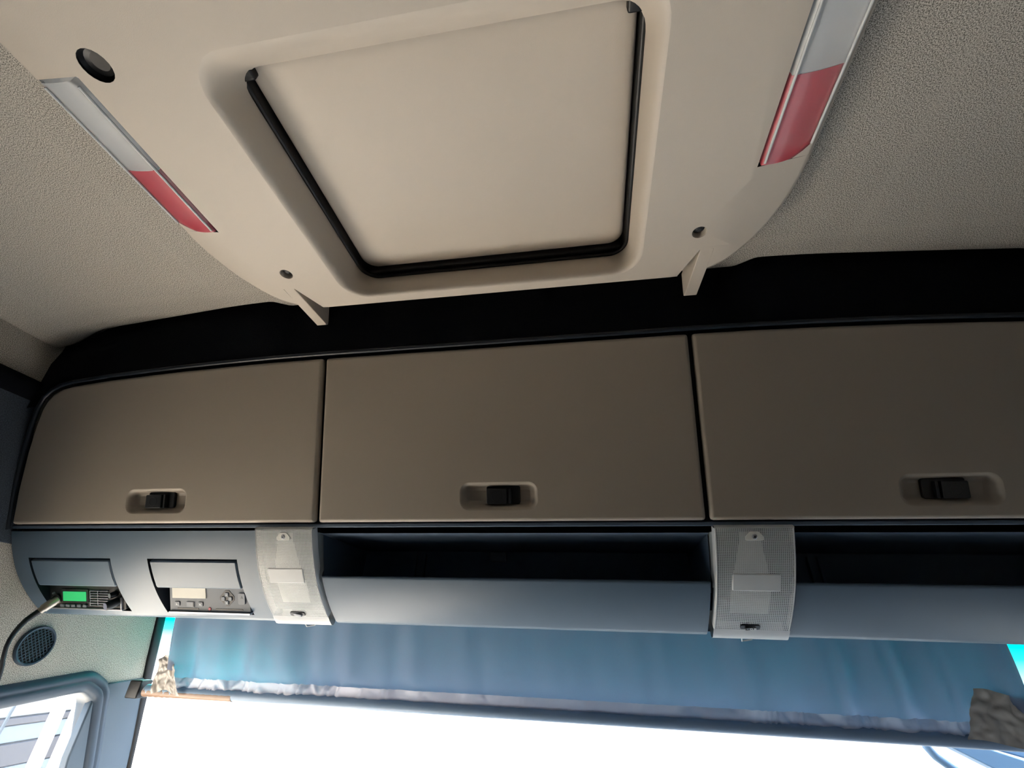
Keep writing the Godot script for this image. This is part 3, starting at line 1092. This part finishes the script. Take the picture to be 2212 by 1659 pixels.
func reading_lamps() -> void:
	for s: float in [-1.0, 1.0]:
		var lab := "ribbed clear reading lamp set beside the radio console" if s < 0 else "ribbed clear reading lamp set between the two open trays"
		var t := thing("reading_lamp", lab, "lamp", V(s * 0.477, 0.03, 1.02), "reading lamps under the lockers")
		var x0 := s * 0.477 - 0.066
		var x1 := s * 0.477 + 0.066
		var ys := []
		for k in 21:
			ys.append(lerpf(0.199, 0.042, k / 20.0))
		# hole for the switch is covered by the switch itself; lens wraps the face and returns at its sides
		var ln := mb()
		surf(ln, ys.map(func(y): return PackedVector3Array([con(x0, y, 0.006), con((x0 * 2 + x1) / 3, y, 0.0068), con((x0 + 2 * x1) / 3, y, 0.0068), con(x1, y, 0.006)])))
		var lens := put(ln, "prism_lens", M.prism_lens, t)
		# frosted frame of the lens: two side rails, top rail, rolled bottom lip
		var fr := mb()
		for x: float in [x0, x1]:
			var o: float = -0.003 if x == x0 else 0.003
			var rows := []
			for w in [[0.0, 0.006], [o * 0.5, 0.0072], [o, 0.005], [o, -0.012]]:
				rows.append(PackedVector3Array(ys.map(func(y): return con(x + w[0], y, w[1]))))
			surf(fr, rows, false, V(s * 0.477 + (o * 400), 0.1, 0.3))
		surf(fr, [[0.199, 0.0066], [0.2015, 0.006], [0.203, 0.002], [0.203, -0.01]].map(func(w): return PackedVector3Array([con(x0 - 0.003, w[0], w[1]), con(x1 + 0.003, w[0], w[1])])))
		surf(fr, [[0.042, 0.0062], [0.036, 0.0072], [0.0285, 0.007], [0.0255, 0.004], [0.0245, -0.003], [0.026, -0.012], [0.03, -0.022], [0.045, -0.03]].map(func(w): return PackedVector3Array([con(x0 - 0.003, w[0], w[1]), con(x1 + 0.003, w[0], w[1])])))
		put(fr, "lens_frame", M.frosted_lens, lens)
		# what shows through the lens: the cavity, the white reflector with the bulb carrier
		var cv := mb()
		surf(cv, ys.map(func(y): return PackedVector3Array([con(x0, y, -0.012), con(x1, y, -0.012)])))
		put(cv, "cavity", M.lamp_cavity, t)
		var rf := mb()
		var cx := s * 0.477 - 0.004
		for e in [[0.19, 0.17, 0.018, 0.02], [0.17, 0.128, 0.02, 0.03], [0.128, 0.1, 0.03, 0.036], [0.1, 0.06, 0.036, 0.034]]:
			surf(rf, [PackedVector3Array([con(cx - e[2], e[0], -0.006), con(cx + e[2], e[0], -0.006)]), PackedVector3Array([con(cx - e[3], e[1], -0.004), con(cx + e[3], e[1], -0.004)])])
		put(rf, "reflector", M.white_plastic, t)
		# smooth label field
		var lf := mb()
		var lx := s * 0.477 + (0.001 if s > 0 else -0.002)
		rim(lf, rrect(lx, 0.1155, 0.084, 0.026, 0.002, 2), [[0.0, 0.0066], [0.0005, 0.0076], [0.0014, 0.0079]], con)
		surf(lf, [0.1272, 0.1214, 0.1155, 0.1097, 0.1038].map(func(y): return PackedVector3Array([con(lx - 0.0407, y, 0.0079), con(lx, y, 0.0079), con(lx + 0.0407, y, 0.0079)])))
		put(lf, "label_field", M.frosted_lens, lens)
		# screw in its boss
		var n := (con(s * 0.477, 0.186, 0.01) - con(s * 0.477, 0.186, 0.0)).normalized()
		var tf := Transform3D(Basis(Vector3.RIGHT, n.cross(Vector3.RIGHT), n), con(s * 0.477, 0.186, 0.0))
		var bs := mb()
		slab(bs, roundpoly([Vector2(-0.013, -0.006), Vector2(0.013, -0.006), Vector2(0.013, 0.0), Vector2(0.006, 0.0075), Vector2(-0.006, 0.0075), Vector2(-0.013, 0.0)], 0.003, 3), tf * Transform3D(Basis(), Vector3(0, 0, 0.0064)), 0.004, 0.0008, 2)
		var boss := put(bs, "screw_boss", M.white_plastic, t)
		var sc := mb()
		lathe(sc, [[0.0, 0.0075], [0.0028, 0.0076], [0.0038, 0.007], [0.0042, 0.0062]], tf, 16)
		put(sc, "screw", M.silver_trim, boss)
		var cr := mb()
		for a in [0.7, 0.7 + PI / 2]:
			slab(cr, rrect(0, 0, 0.005, 0.0012, 0.0002, 1), tf * Transform3D(Basis(Vector3.BACK, a), Vector3(0, 0, 0.0079)), 0.001, 0.0001, 1)
		put(cr, "screw_cross", M.rubber, boss)
		# rocker switch
		n = (con(s * 0.477, 0.0475, 0.01) - con(s * 0.477, 0.0475, 0.0)).normalized()
		tf = Transform3D(Basis(Vector3.RIGHT, n.cross(Vector3.RIGHT), n), con(s * 0.476 - 0.003, 0.0475, 0.0))
		var sw := mb()
		slab(sw, rrect(0, 0, 0.03, 0.0105, 0.004, 4), tf * Transform3D(Basis(), Vector3(0, 0, 0.0072)), 0.006, 0.001, 2)
		var swn := put(sw, "switch", M.dark_plastic, t)
		var rk := mb()
		slab(rk, rrect(0.001 if s > 0 else 0.0, -0.001, 0.018, 0.007, 0.0025, 4), tf * Transform3D(Basis(Vector3.UP, 0.16 * s), Vector3(0, 0, 0.0088)), 0.004, 0.0012, 2)
		put(rk, "rocker", M.grey_button if s < 0 else M.black_plastic, swn)
		if s > 0:
			var mk := mb()
			lathe(mk, [[0.0012, 0.0], [0.0013, 0.0003], [0.002, 0.0003], [0.0021, 0.0]], tf * Transform3D(Basis(), Vector3(0.001, -0.001, 0.0090)), 14)
			slab(mk, rrect(-0.006, -0.001, 0.0045, 0.001, 0.0003, 1), tf * Transform3D(Basis(), Vector3(0, 0, 0.0096)), 0.001, 0.0001, 1)
			for q in [0.0062, 0.008]:
				slab(mk, rrect(q, -0.001, 0.0008, 0.0038, 0.0003, 1), tf * Transform3D(Basis(), Vector3(0, 0, 0.0092)), 0.001, 0.0001, 1)
			put(mk, "switch_marks", M.pale_print, swn)
		# small clip under the lip
		var cp := mb()
		tube(cp, [con(s * 0.477 - 0.012, 0.0275, -0.006), V(s * 0.477 - 0.008, 0.0185, 1.083), V(s * 0.477 + 0.012, 0.022, 1.083)], 0.0012, 6)
		put(cp, "clip", M.reflector, t)
		# the cheek that shows in the tray's mouth
		for x: float in [x0 - 0.001, x1 + 0.001]:
			var ck := mb()
			var rows := []
			for l in [0.0, 0.4, 0.8, 1.0]:
				var row := PackedVector3Array()
				for k in 13:
					var y := lerpf(0.194, 0.1, k / 12.0)
					var depth := 0.04
					if y < 0.14:
						depth = lerpf(0.004, 0.04, clampf((y - 0.108) / 0.032, 0.0, 1.0))
					row.append(V(x + signf(x - s * 0.477) * (0.001 + 0.004 * l * l), y + 0.004 * l, con_d(y) + depth * l))
				rows.append(row)
			surf(ck, rows, false, V(x * 1.0 + signf(x - s * 0.477) * 2.0, 0.1, 0.8))
			put(ck, "cheek", M.lamp_cheek, t)

# ---------------------------------------------------------------- radios
# face plane of the units: x along the cab, y up the tilted face, z out to the driver
func unit_frame() -> Transform3D:
	var up := Vector3(0, 0.868, 0.496)
	return Transform3D(Basis(Vector3(1, 0, 0), up, Vector3(0, -0.496, 0.868)), V(0, 0.042, 1.0315))

# plan x and height of the face to plate centre in unit-frame metres
func uf(x: float, y: float) -> Vector2:
	return Vector2(x * S, (y - 0.042) / 0.868 * S)

func plate(st: SurfaceTool, tf: Transform3D, x0: float, x1: float, y0: float, y1: float, z: float, thick: float, r: float, bev := 0.0008) -> void:
	var a := uf(x0, y0)
	var b := uf(x1, y1)
	slab(st, rrect((a.x + b.x) / 2, (a.y + b.y) / 2, b.x - a.x, b.y - a.y, r, 3), tf * Transform3D(Basis(), Vector3(0, 0, z)), thick, bev, 2)

func radios() -> void:
	var tf := unit_frame()
	# tachograph
	var t := thing("tachograph", "grey digital tachograph with pale display in the console bay beside the reading lamp", "tachograph", V(-0.707, 0.04, 1.04))
	var bd := mb()
	plate(bd, tf, -0.817, -0.603, 0.0405, 0.096, 0.0, 0.04, 0.002)
	put(bd, "face", M.grey_face, t)
	var dp := mb()
	plate(dp, tf, -0.8085, -0.7175, 0.0675, 0.094, 0.0016, 0.003, 0.001)
	put(dp, "display", M.lcd, t)
	for e in [[-0.803, -0.789, 0.0515, 0.0605], [-0.7395, -0.7265, 0.0515, 0.0605]]:
		var b := mb()
		plate(b, tf, e[0], e[1], e[2], e[3], 0.0016, 0.004, 0.0015)
		var bn := put(b, "button", M.grey_button, t)
		var dot := mb()
		var c := uf((e[0] + e[1]) / 2, 0.0555)
		lathe(dot, [[0.0, 0.0006], [0.0017, 0.0005], [0.002, 0.0]], tf * Transform3D(Basis(), Vector3(c.x, c.y, 0.0016)), 14)
		put(dot, "button_mark", M.pale_print, bn)
	var ch := mb()
	plate(ch, tf, -0.7715, -0.7495, 0.0495, 0.0605, 0.0012, 0.004, 0.001)
	var hatch := put(ch, "socket_cover", M.grey_button, t)
	var ci := mb()
	plate(ci, tf, -0.753, -0.751, 0.0505, 0.0595, 0.0016, 0.003, 0.0004, 0.0002)
	put(ci, "cover_groove", M.black_plastic, hatch)
	for e in [[-0.7965, -0.7385], [-0.694, -0.622]]:
		var sl := mb()
		plate(sl, tf, e[0], e[1], 0.0445, 0.0475, 0.0006, 0.004, 0.0006, 0.0003)
		put(sl, "card_slot", M.rubber, t)
	var rd := mb()
	var rc := uf(-0.7095, 0.0465)
	lathe(rd, [[0.0, 0.0012], [0.0028, 0.0011], [0.0034, 0.0]], tf * Transform3D(Basis(), Vector3(rc.x, rc.y, 0.0)), 16)
	put(rd, "red_button", M.red_mark, t)
	# cross of menu keys on a shield-shaped field
	var kc := uf(-0.6625, 0.0685)
	var field := mb()
	slab(field, roundpoly([Vector2(-0.0155, 0.003), Vector2(-0.0155, -0.003), Vector2(-0.002, -0.0145), Vector2(0.003, -0.0145), Vector2(0.0155, -0.003), Vector2(0.0155, 0.004), Vector2(0.005, 0.0155), Vector2(-0.004, 0.0155)], 0.002, 3), tf * Transform3D(Basis(), Vector3(kc.x, kc.y, 0.0006)), 0.003, 0.0004, 2)
	var fieldn := put(field, "key_field", M.black_plastic, t)
	for k in 4:
		var key := mb()
		var dir := Vector2(0.0075, 0).rotated(PI / 2 * k)
		slab(key, rrect(kc.x + dir.x, kc.y + dir.y, 0.0078, 0.0078, 0.0015, 3), tf * Transform3D(Basis(), Vector3(0, 0, 0.0022)), 0.003, 0.0007, 2)
		put(key, "menu_key", M.grey_button, fieldn)
		if k % 2 == 1:
			var dt := mb()
			lathe(dt, [[0.0, 0.0004], [0.0012, 0.0003], [0.0014, 0.0]], tf * Transform3D(Basis(), Vector3(kc.x + dir.x, kc.y + dir.y, 0.0022)), 12)
			put(dt, "key_mark", M.pale_print, fieldn)
	var rb := mb()
	plate(rb, tf, -0.6325, -0.6145, 0.0575, 0.0805, 0.0022, 0.004, 0.0025)
	var eject := put(rb, "button", M.grey_button, t)
	var em := mb()
	var ec := uf(-0.6235, 0.0695)
	slab(em, PackedVector2Array([Vector2(ec.x - 0.003, ec.y), Vector2(ec.x + 0.003, ec.y), Vector2(ec.x + 0.001, ec.y + 0.005)]), tf * Transform3D(Basis(), Vector3(0, 0, 0.0025)), 0.001, 0.0001, 1)
	put(em, "button_mark", M.grey_face, eject)
	var lp := mb()
	plate(lp, tf, -0.817, -0.601, 0.0375, 0.0415, 0.004, 0.02, 0.0008)
	put(lp, "bottom_rail", M.silver_trim, t)
	# CB radio
	var c := thing("radio", "black two-way radio with lit green screen and knobs in the console bay at the wall", "radio", V(-1.05, 0.04, 1.04))
	var cf := mb()
	plate(cf, tf, -1.163, -0.94, 0.0395, 0.093, 0.0, 0.04, 0.004)
	put(cf, "face", M.black_plastic, c)
	var bz := mb()
	plate(bz, tf, -1.1265, -1.045, 0.0525, 0.082, 0.0022, 0.004, 0.003)
	var bezel := put(bz, "screen_bezel", M.rubber, c)
	var sc := mb()
	plate(sc, tf, -1.1195, -1.0515, 0.0565, 0.0765, 0.0028, 0.002, 0.0012, 0.0002)
	put(sc, "screen", M.green_screen, bezel)
	var screen_glow := OmniLight3D.new()
	screen_glow.name = "screen_light"
	c.add_child(screen_glow)
	screen_glow.position = V(-1.0855, 0.064, 0.99) - org
	screen_glow.light_color = Color(0.3, 1.0, 0.55)
	screen_glow.light_energy = 0.00006
	screen_glow.light_size = 0.02
	screen_glow.omni_range = 4.0
	screen_glow.omni_attenuation = 2.0
	screen_glow.shadow_enabled = true
	for k in 5:
		var b := mb()
		var x := lerpf(-1.1235, -1.057, k / 4.0)
		plate(b, tf, x - 0.0058, x + 0.0058, 0.0435, 0.0492, 0.003, 0.005, 0.0015)
		put(b, "button", M.grey_face, c)
	for k in 7:
		var b := mb()
		var y := lerpf(0.0475, 0.0785, k / 6.0)
		plate(b, tf, -1.04, -1.0 + 0.012, y - 0.0008, y + 0.0008, 0.0024, 0.004, 0.0004, 0.0003)
		put(b, "grille_slat", M.silver_trim if k < 5 else M.grey_face, c)
	var gb := mb()
	plate(gb, tf, -1.0195, -1.0175, 0.0465, 0.0795, 0.0022, 0.004, 0.0004, 0.0003)
	plate(gb, tf, -1.042, -1.04, 0.0465, 0.0795, 0.0022, 0.004, 0.0004, 0.0003)
	put(gb, "grille_bar", M.silver_trim, c)
	var ed := mb()
	plate(ed, tf, -1.155, -0.948, 0.0385, 0.0415, 0.003, 0.02, 0.0008)
	plate(ed, tf, -0.953, -0.9495, 0.041, 0.066, 0.003, 0.02, 0.0008)
	put(ed, "edge_strip", M.silver_trim, c)
	# the knobs stand out of the face towards the seats
	for e in [[-0.968, 0.073, 0.0055, 0.011], [-0.963, 0.056, 0.008, 0.021]]:
		var kb := mb()
		var p := uf(e[0], e[1])
		var kt := tf * Transform3D(Basis(Vector3.UP, -0.25), Vector3(p.x, p.y, 0))
		lathe(kb, [[e[2] * 1.1, 0.0], [e[2], e[3] * 0.9], [e[2] * 0.86, e[3]]], kt, 20)
		var kn := put(kb, "knob", M.black_plastic, c)
		var kf := mb()
		lathe(kf, [[0.0, e[3] + 0.0003], [e[2] * 0.6, e[3] + 0.0002], [e[2] * 0.86, e[3]]], kt, 20)
		put(kf, "knob_cap", M.silver_trim if e[2] < 0.007 else M.lilac_paint, kn)
	var lk := mb()
	var q := uf(-1.15, 0.0715)
	lathe(lk, [[0.0, 0.003], [0.002, 0.0028], [0.0026, 0.0]], tf * Transform3D(Basis(), Vector3(q.x, q.y, 0)), 12)
	put(lk, "screw", M.silver_trim, c)
	var jk := mb()
	q = uf(-1.139, 0.06)
	lathe(jk, [[0.010, 0.0], [0.0105, 0.004], [0.008, 0.005], [0.008, 0.001]], tf * Transform3D(Basis(), Vector3(q.x, q.y, 0)), 20)
	put(jk, "jack", M.black_plastic, c)

func cable() -> void:
	var t := thing("microphone_cable", "black microphone cable with metal plug hanging from the radio", "cable", V(-1.16, -0.3, 0.99))
	var pts := [V(-1.137, 0.058, 1.021), V(-1.142, 0.047, 1.012), V(-1.148, 0.036, 1.006)]
	var pl := mb()
	tube(pl, pts, 0.0085, 16, true, [0.0088, 0.0085, 0.0082])
	tube(pl, [V(-1.148, 0.036, 1.006), V(-1.151, 0.030, 1.003)], 0.0066, 14)
	put(pl, "plug", M.plug_metal, t)
	var cv := Curve3D.new()
	for q in [[-1.150, 0.032, 1.004], [-1.156, 0.0225, 0.999], [-1.16, 0.012, 0.992], [-1.16, -0.012, 0.981], [-1.16, -0.038, 0.978], [-1.16, -0.065, 0.984], [-1.162, -0.101, 0.997], [-1.175, -0.2, 1.02], [-1.185, -0.4, 1.03], [-1.19, -0.8, 1.0]]:
		cv.add_point(V(q[0], q[1], q[2]))
	for i in range(1, cv.point_count - 1):
		var h := (cv.get_point_position(i + 1) - cv.get_point_position(i - 1)) * 0.16
		cv.set_point_in(i, -h)
		cv.set_point_out(i, h)
	var path := []
	var length := cv.get_baked_length()
	for k in 61:
		path.append(cv.sample_baked(length * k / 60.0, true))
	var cb := mb()
	var radii := []
	for k in 61:
		radii.append(lerpf(0.0058, 0.0036, clampf(k / 6.0, 0, 1)))
	tube(cb, path, 0.0036, 10, true, radii)
	put(cb, "cord", M.cable, t)

func speaker() -> void:
	var t := thing("speaker", "small round black speaker grille on the felt side wall under the radio", "speaker", V(-WALL, -0.044, 1.084))
	var tf := Transform3D(Basis(Vector3(0, 0, -1), Vector3(0, 1, 0), Vector3(1, 0, 0)), V(-WALL, -0.044, 1.084))
	var r := 0.036
	var rg := mb()
	lathe(rg, [[r * 1.0, 0.0], [r * 1.0, 0.004], [r * 0.95, 0.0065], [r * 0.88, 0.006], [r * 0.85, 0.003], [r * 0.84, -0.002]], tf, 40)
	put(rg, "ring", M.seal_rubber, t)
	var bk := mb()
	lathe(bk, [[0.0, 0.0006], [r * 0.86, 0.0006]], tf, 32)
	put(bk, "membrane", M.rubber, t)
	var gr := mb()
	for k in 11:
		var o := lerpf(-0.86, 0.86, k / 10.0) * r * 0.95
		var h := sqrt(maxf(0.0, pow(r * 0.85, 2) - o * o))
		for a in [PI * 0.18, PI * 0.68]:
			var dir := Vector2(cos(a), sin(a))
			var side := Vector2(-dir.y, dir.x) * o
			var p0 := side - dir * h
			var p1 := side + dir * h
			tube(gr, [tf * Vector3(p0.x, p0.y, 0.003), tf * Vector3(p1.x, p1.y, 0.003)], 0.0008, 5)
	put(gr, "grille", M.seal_rubber, t)

# ---------------------------------------------------------------- blind
func blind_point(x: float, f: float) -> Vector3:
	# x across (-1..1 of its width), f from the top (0) to the bottom (1)
	var x0 := lerpf(-0.998, -1.062, f)
	var x1 := lerpf(1.035, 1.125, f)
	var X := lerpf(x0, x1, (x + 1) / 2)
	var side := smoothstep(0.12, 0.62, absf(x + 0.03))
	var w := 0.017 * sin(x * 41.0 + 2.6 * sin(x * 7.0 + 1.0)) + 0.009 * sin(x * 83.0 + 1.7 + 3.0 * sin(x * 5.0))
	var fold := w * (0.15 + 0.85 * side) * (0.45 + 0.55 * f) * (1.0 - 0.9 * smoothstep(0.8, 0.94, f))
	# the folds fan out towards the bottom corners
	return V(X + 0.012 * f * sin(x * 17.0) * side, lerpf(0.115, -0.15, f), lerpf(1.235, 1.372, f) + fold - 0.01 * sin(PI * f))

func blind() -> void:
	var t := thing("sun_blind", "blue grey gathered cloth sun blind hanging across the top of the windscreen", "sun blind", V(0, -0.14, 1.36))
	var st := mb()
	var rows := []
	for k in 15:
		var row := PackedVector3Array()
		for j in 361:
			row.append(blind_point(lerpf(-1, 1, j / 360.0), k / 14.0))
		rows.append(row)
	surf(st, rows)
	put(st, "cloth", M.curtain_cloth, t)
	# rod: slate tube, bare brown wrapping at the end by the radio
	var rd := mb()
	tube(rd, [V(-1.115, -0.151, 1.365), V(1.17, -0.151, 1.365)], 0.0145 * S, 16)
	put(rd, "rod", M.rod, t)
	var br := mb()
	var radii := []
	var pts := []
	for k in 41:
		var x := lerpf(-1.118, -0.83, k / 40.0)
		pts.append(V(x, -0.1535, 1.364))
		radii.append((0.0136 + 0.0009 * sin(k * 2.3) * (1.0 if k < 14 else 0.2)) * S)
	tube(br, pts, 0.012, 14, true, radii)
	put(br, "brown_wrapping", M.brown_tape, t)
	for s: float in [-1.0, 1.0]:
		var bk := mb()
		box(bk, Vector3(s * 1.148 - 0.02, -0.172, 1.35), Vector3(s * 1.148 + 0.02, -0.128, 1.39), 0.003)
		put(bk, "end_bracket", M.black_plastic, t)
	# crinkled clear tape that holds the cloth to the rod
	var tp := mb()
	var cn := FastNoiseLite.new()
	cn.seed = 9
	cn.frequency = 22.0
	cn.fractal_type = FastNoiseLite.FRACTAL_RIDGED
	cn.fractal_octaves = 3
	var trows := []
	for k in 8:
		var row := PackedVector3Array()
		for j in 501:
			var x := lerpf(-0.985, 0.985, j / 500.0)
			var side := 0.2 + 0.8 * smoothstep(0.15, 0.7, absf(x))
			var f := k / 7.0
			var cr := (pingpong(x * 46.0 + f * 1.3 + 5.0 * cn.get_noise_1d(x * 0.16), 1.0) - 0.5) * 0.0085 * side + cn.get_noise_2d(x * 0.6 + f * 0.03, f * 0.1) * 0.002 * side
			row.append(blind_point(x, lerpf(0.872, 0.985, f)) + Vector3(0, cr * 0.4, 0.007 + cr + 0.003 * f) * S)
		trows.append(row)
	surf(tp, trows)
	put(tp, "tape_strip", M.clear_tape, t)
	# crumpled film at the two ends
	for s: float in [-1.0, 1.0]:
		var fm := mb()
		var no := FastNoiseLite.new()
		no.seed = 21 if s < 0 else 33
		no.frequency = 26.0
		no.fractal_type = FastNoiseLite.FRACTAL_RIDGED
		no.fractal_octaves = 2
		var frows := []
		for k in 25:
			var row := PackedVector3Array()
			for j in 33:
				var f := k / 24.0
				var g := j / 32.0
				var wide: float = lerpf(0.044, 0.092, f) if s < 0 else lerpf(0.12, 0.19, f)
				var mid: float = lerpf(-1.034, -1.03, f) if s < 0 else lerpf(1.045, 1.05, f)
				var x := mid + (g - 0.5) * wide + (0.0015 * sin(f * 9.0 + s))
				var y := lerpf(-0.066 if s < 0 else -0.058, -0.152, f) + 0.006 * sin(g * 6.0 + s)
				row.append(V(x, y, lerpf(1.306, 1.338, f) + 0.0055 * no.get_noise_2d(x, y)))
			frows.append(row)
		surf(fm, frows)
		put(fm, "film_patch", M.film, t)

# ---------------------------------------------------------------- outside
func outside() -> void:
	org = Vector3(0, -1.25, 0)
	var g := mb()
	quad(g, Vector3(-60, -1.25, 60), Vector3(60, -1.25, 60), Vector3(60, -1.25, -60), Vector3(-60, -1.25, -60), Vector3(0, 5, 0))
	struct_mesh(g, "ground", M.concrete)
	# depot beyond the side window: siding boards, band of dark glazing
	var b := thing("depot_building", "pale blue depot with horizontal siding seen through the side window", "building", Vector3(-8.4, -1.25, -2.2))
	var y := -1.25
	var k := 0
	while y < 4.0:
		var h: float = [0.22, 0.1, 0.34, 0.12, 0.16, 0.28][k % 6]
		var st := mb()
		var out: float = [0.0, 0.05, 0.02, 0.06, 0.0, 0.03][k % 6]
		slab(st, rrect(0, 0, 12.4, h - 0.012, 0.01, 1), Transform3D(Basis(Vector3(0, 0, -1), Vector3(0, 1, 0), Vector3(1, 0, 0)), Vector3(-8.4 + out, y + h / 2, -2.2)), 0.2, 0.01, 1)
		put(st, "siding_board", [M.pale_siding, M.dark_siding, M.grey_siding, M.blue_siding, M.pale_siding, M.dark_siding][k % 6], b)
		y += h
		k += 1
	# white warehouse that the lorry faces: its shadow lies over the yard in front of the windscreen
	var wa := thing("warehouse", "plain white warehouse wall standing in front of the windscreen", "building", Vector3(4.5, -1.25, -5.6))
	var wb := mb()
	slab(wb, rrect(0, 0, 17.0, 8.4, 0.02, 1), Transform3D(Basis(), Vector3(4.5, 2.95, -5.4)), 0.5, 0.02, 1)
	put(wb, "wall", M.white_render, wa)
	var wf := mb()
	slab(wf, rrect(0, 0, 17.3, 0.25, 0.02, 1), Transform3D(Basis(), Vector3(4.5, 7.25, -5.3)), 0.7, 0.02, 1)
	put(wf, "coping", M.pale_siding, wa)
	# trailer parked close alongside, out of sight of the windscreen: it keeps that side of the cab in shade
	var tl := thing("parked_trailer", "dark blue box trailer parked alongside the passenger door", "trailer", V(2.3, -3.3, -2.0))
	var tb := mb()
	box(tb, Vector3(2.1, -2.2, -9.0), Vector3(5.0, 1.4, 1.3), 0.02)
	put(tb, "box_body", M.trailer_paint, tl)
	for d in [-7.5, -6.2, -4.9]:
		var wh := mb()
		lathe(wh, [[0.0, 0.0], [0.3, 0.0], [0.48, 0.03], [0.5, 0.08], [0.5, 0.25]], Transform3D(Basis(Vector3(0, 0, 1), Vector3(0, 1, 0), Vector3(-1, 0, 0)), Vector3(2.2 * S, -0.75, -d * S)), 28)
		put(wh, "wheel", M.rubber, tl)
	# door mirror just outside the glass
	var m := thing("door_mirror", "white door mirror housing standing outside the side window", "mirror", V(-1.95, -1.2, 1.87))
	var hs := mb()
	slab(hs, rrect(0, 0, 0.085, 0.95, 0.03, 6), Transform3D(Basis(Vector3.UP, 0.75), V(-1.96, -0.5, 1.9)), 0.12, 0.03, 5)
	put(hs, "housing", M.white_paint, m)
	var ed := mb()
	tube(ed, [V(-1.80, -0.05, 1.87), V(-1.80, -1.1, 1.87)], 0.022, 12)
	put(ed, "arm", M.lilac_paint, m)
	var ae := thing("aerial_rod", "thin pale aerial rod rising outside the side window", "aerial", V(-1.62, -0.75, 1.38))
	var ar := mb()
	tube(ar, [V(-1.58, -0.12, 1.40), V(-1.62, -0.75, 1.38)], 0.0035, 8)
	put(ar, "rod", M.pale_siding, ae)
	# front mirror with its bent arm, outside the windscreen on the passenger side
	var f := thing("kerb_mirror", "pale blue front mirror on a bent arm outside the windscreen", "mirror", V(1.35, -0.4, 1.9))
	var am := mb()
	var pts := []
	for q in [[1.15, -0.1, 1.9], [1.155, -0.19, 1.9], [1.16, -0.232, 1.9], [1.175, -0.254, 1.9], [1.21, -0.28, 1.9], [1.27, -0.315, 1.9], [1.4, -0.38, 1.9]]:
		pts.append(V(q[0], q[1], q[2]))
	tube(am, pts, 0.0095, 12)
	put(am, "arm", M.mirror_housing, f)
	var sh := mb()
	slab(sh, roundpoly([Vector2(1.17, -0.18), Vector2(1.245, -0.18), Vector2(1.36, -0.234), Vector2(1.6, -0.30), Vector2(1.6, -0.40), Vector2(1.33, -0.272), Vector2(1.18, -0.2)].map(func(q): return q * S), 0.012, 4), Transform3D(Basis(), Vector3(0, EYE_Y, -1.95 * S)), 0.05, 0.003, 3)
	put(sh, "housing", M.mirror_housing, f)
	var sh2 := mb()
	slab(sh2, roundpoly([Vector2(1.29, -0.18), Vector2(1.6, -0.18), Vector2(1.6, -0.285), Vector2(1.36, -0.231)].map(func(q): return q * S), 0.01, 4), Transform3D(Basis(), Vector3(0, EYE_Y, -1.99 * S)), 0.04, 0.004, 3)
	put(sh2, "upper_shell", M.mirror_housing, f)
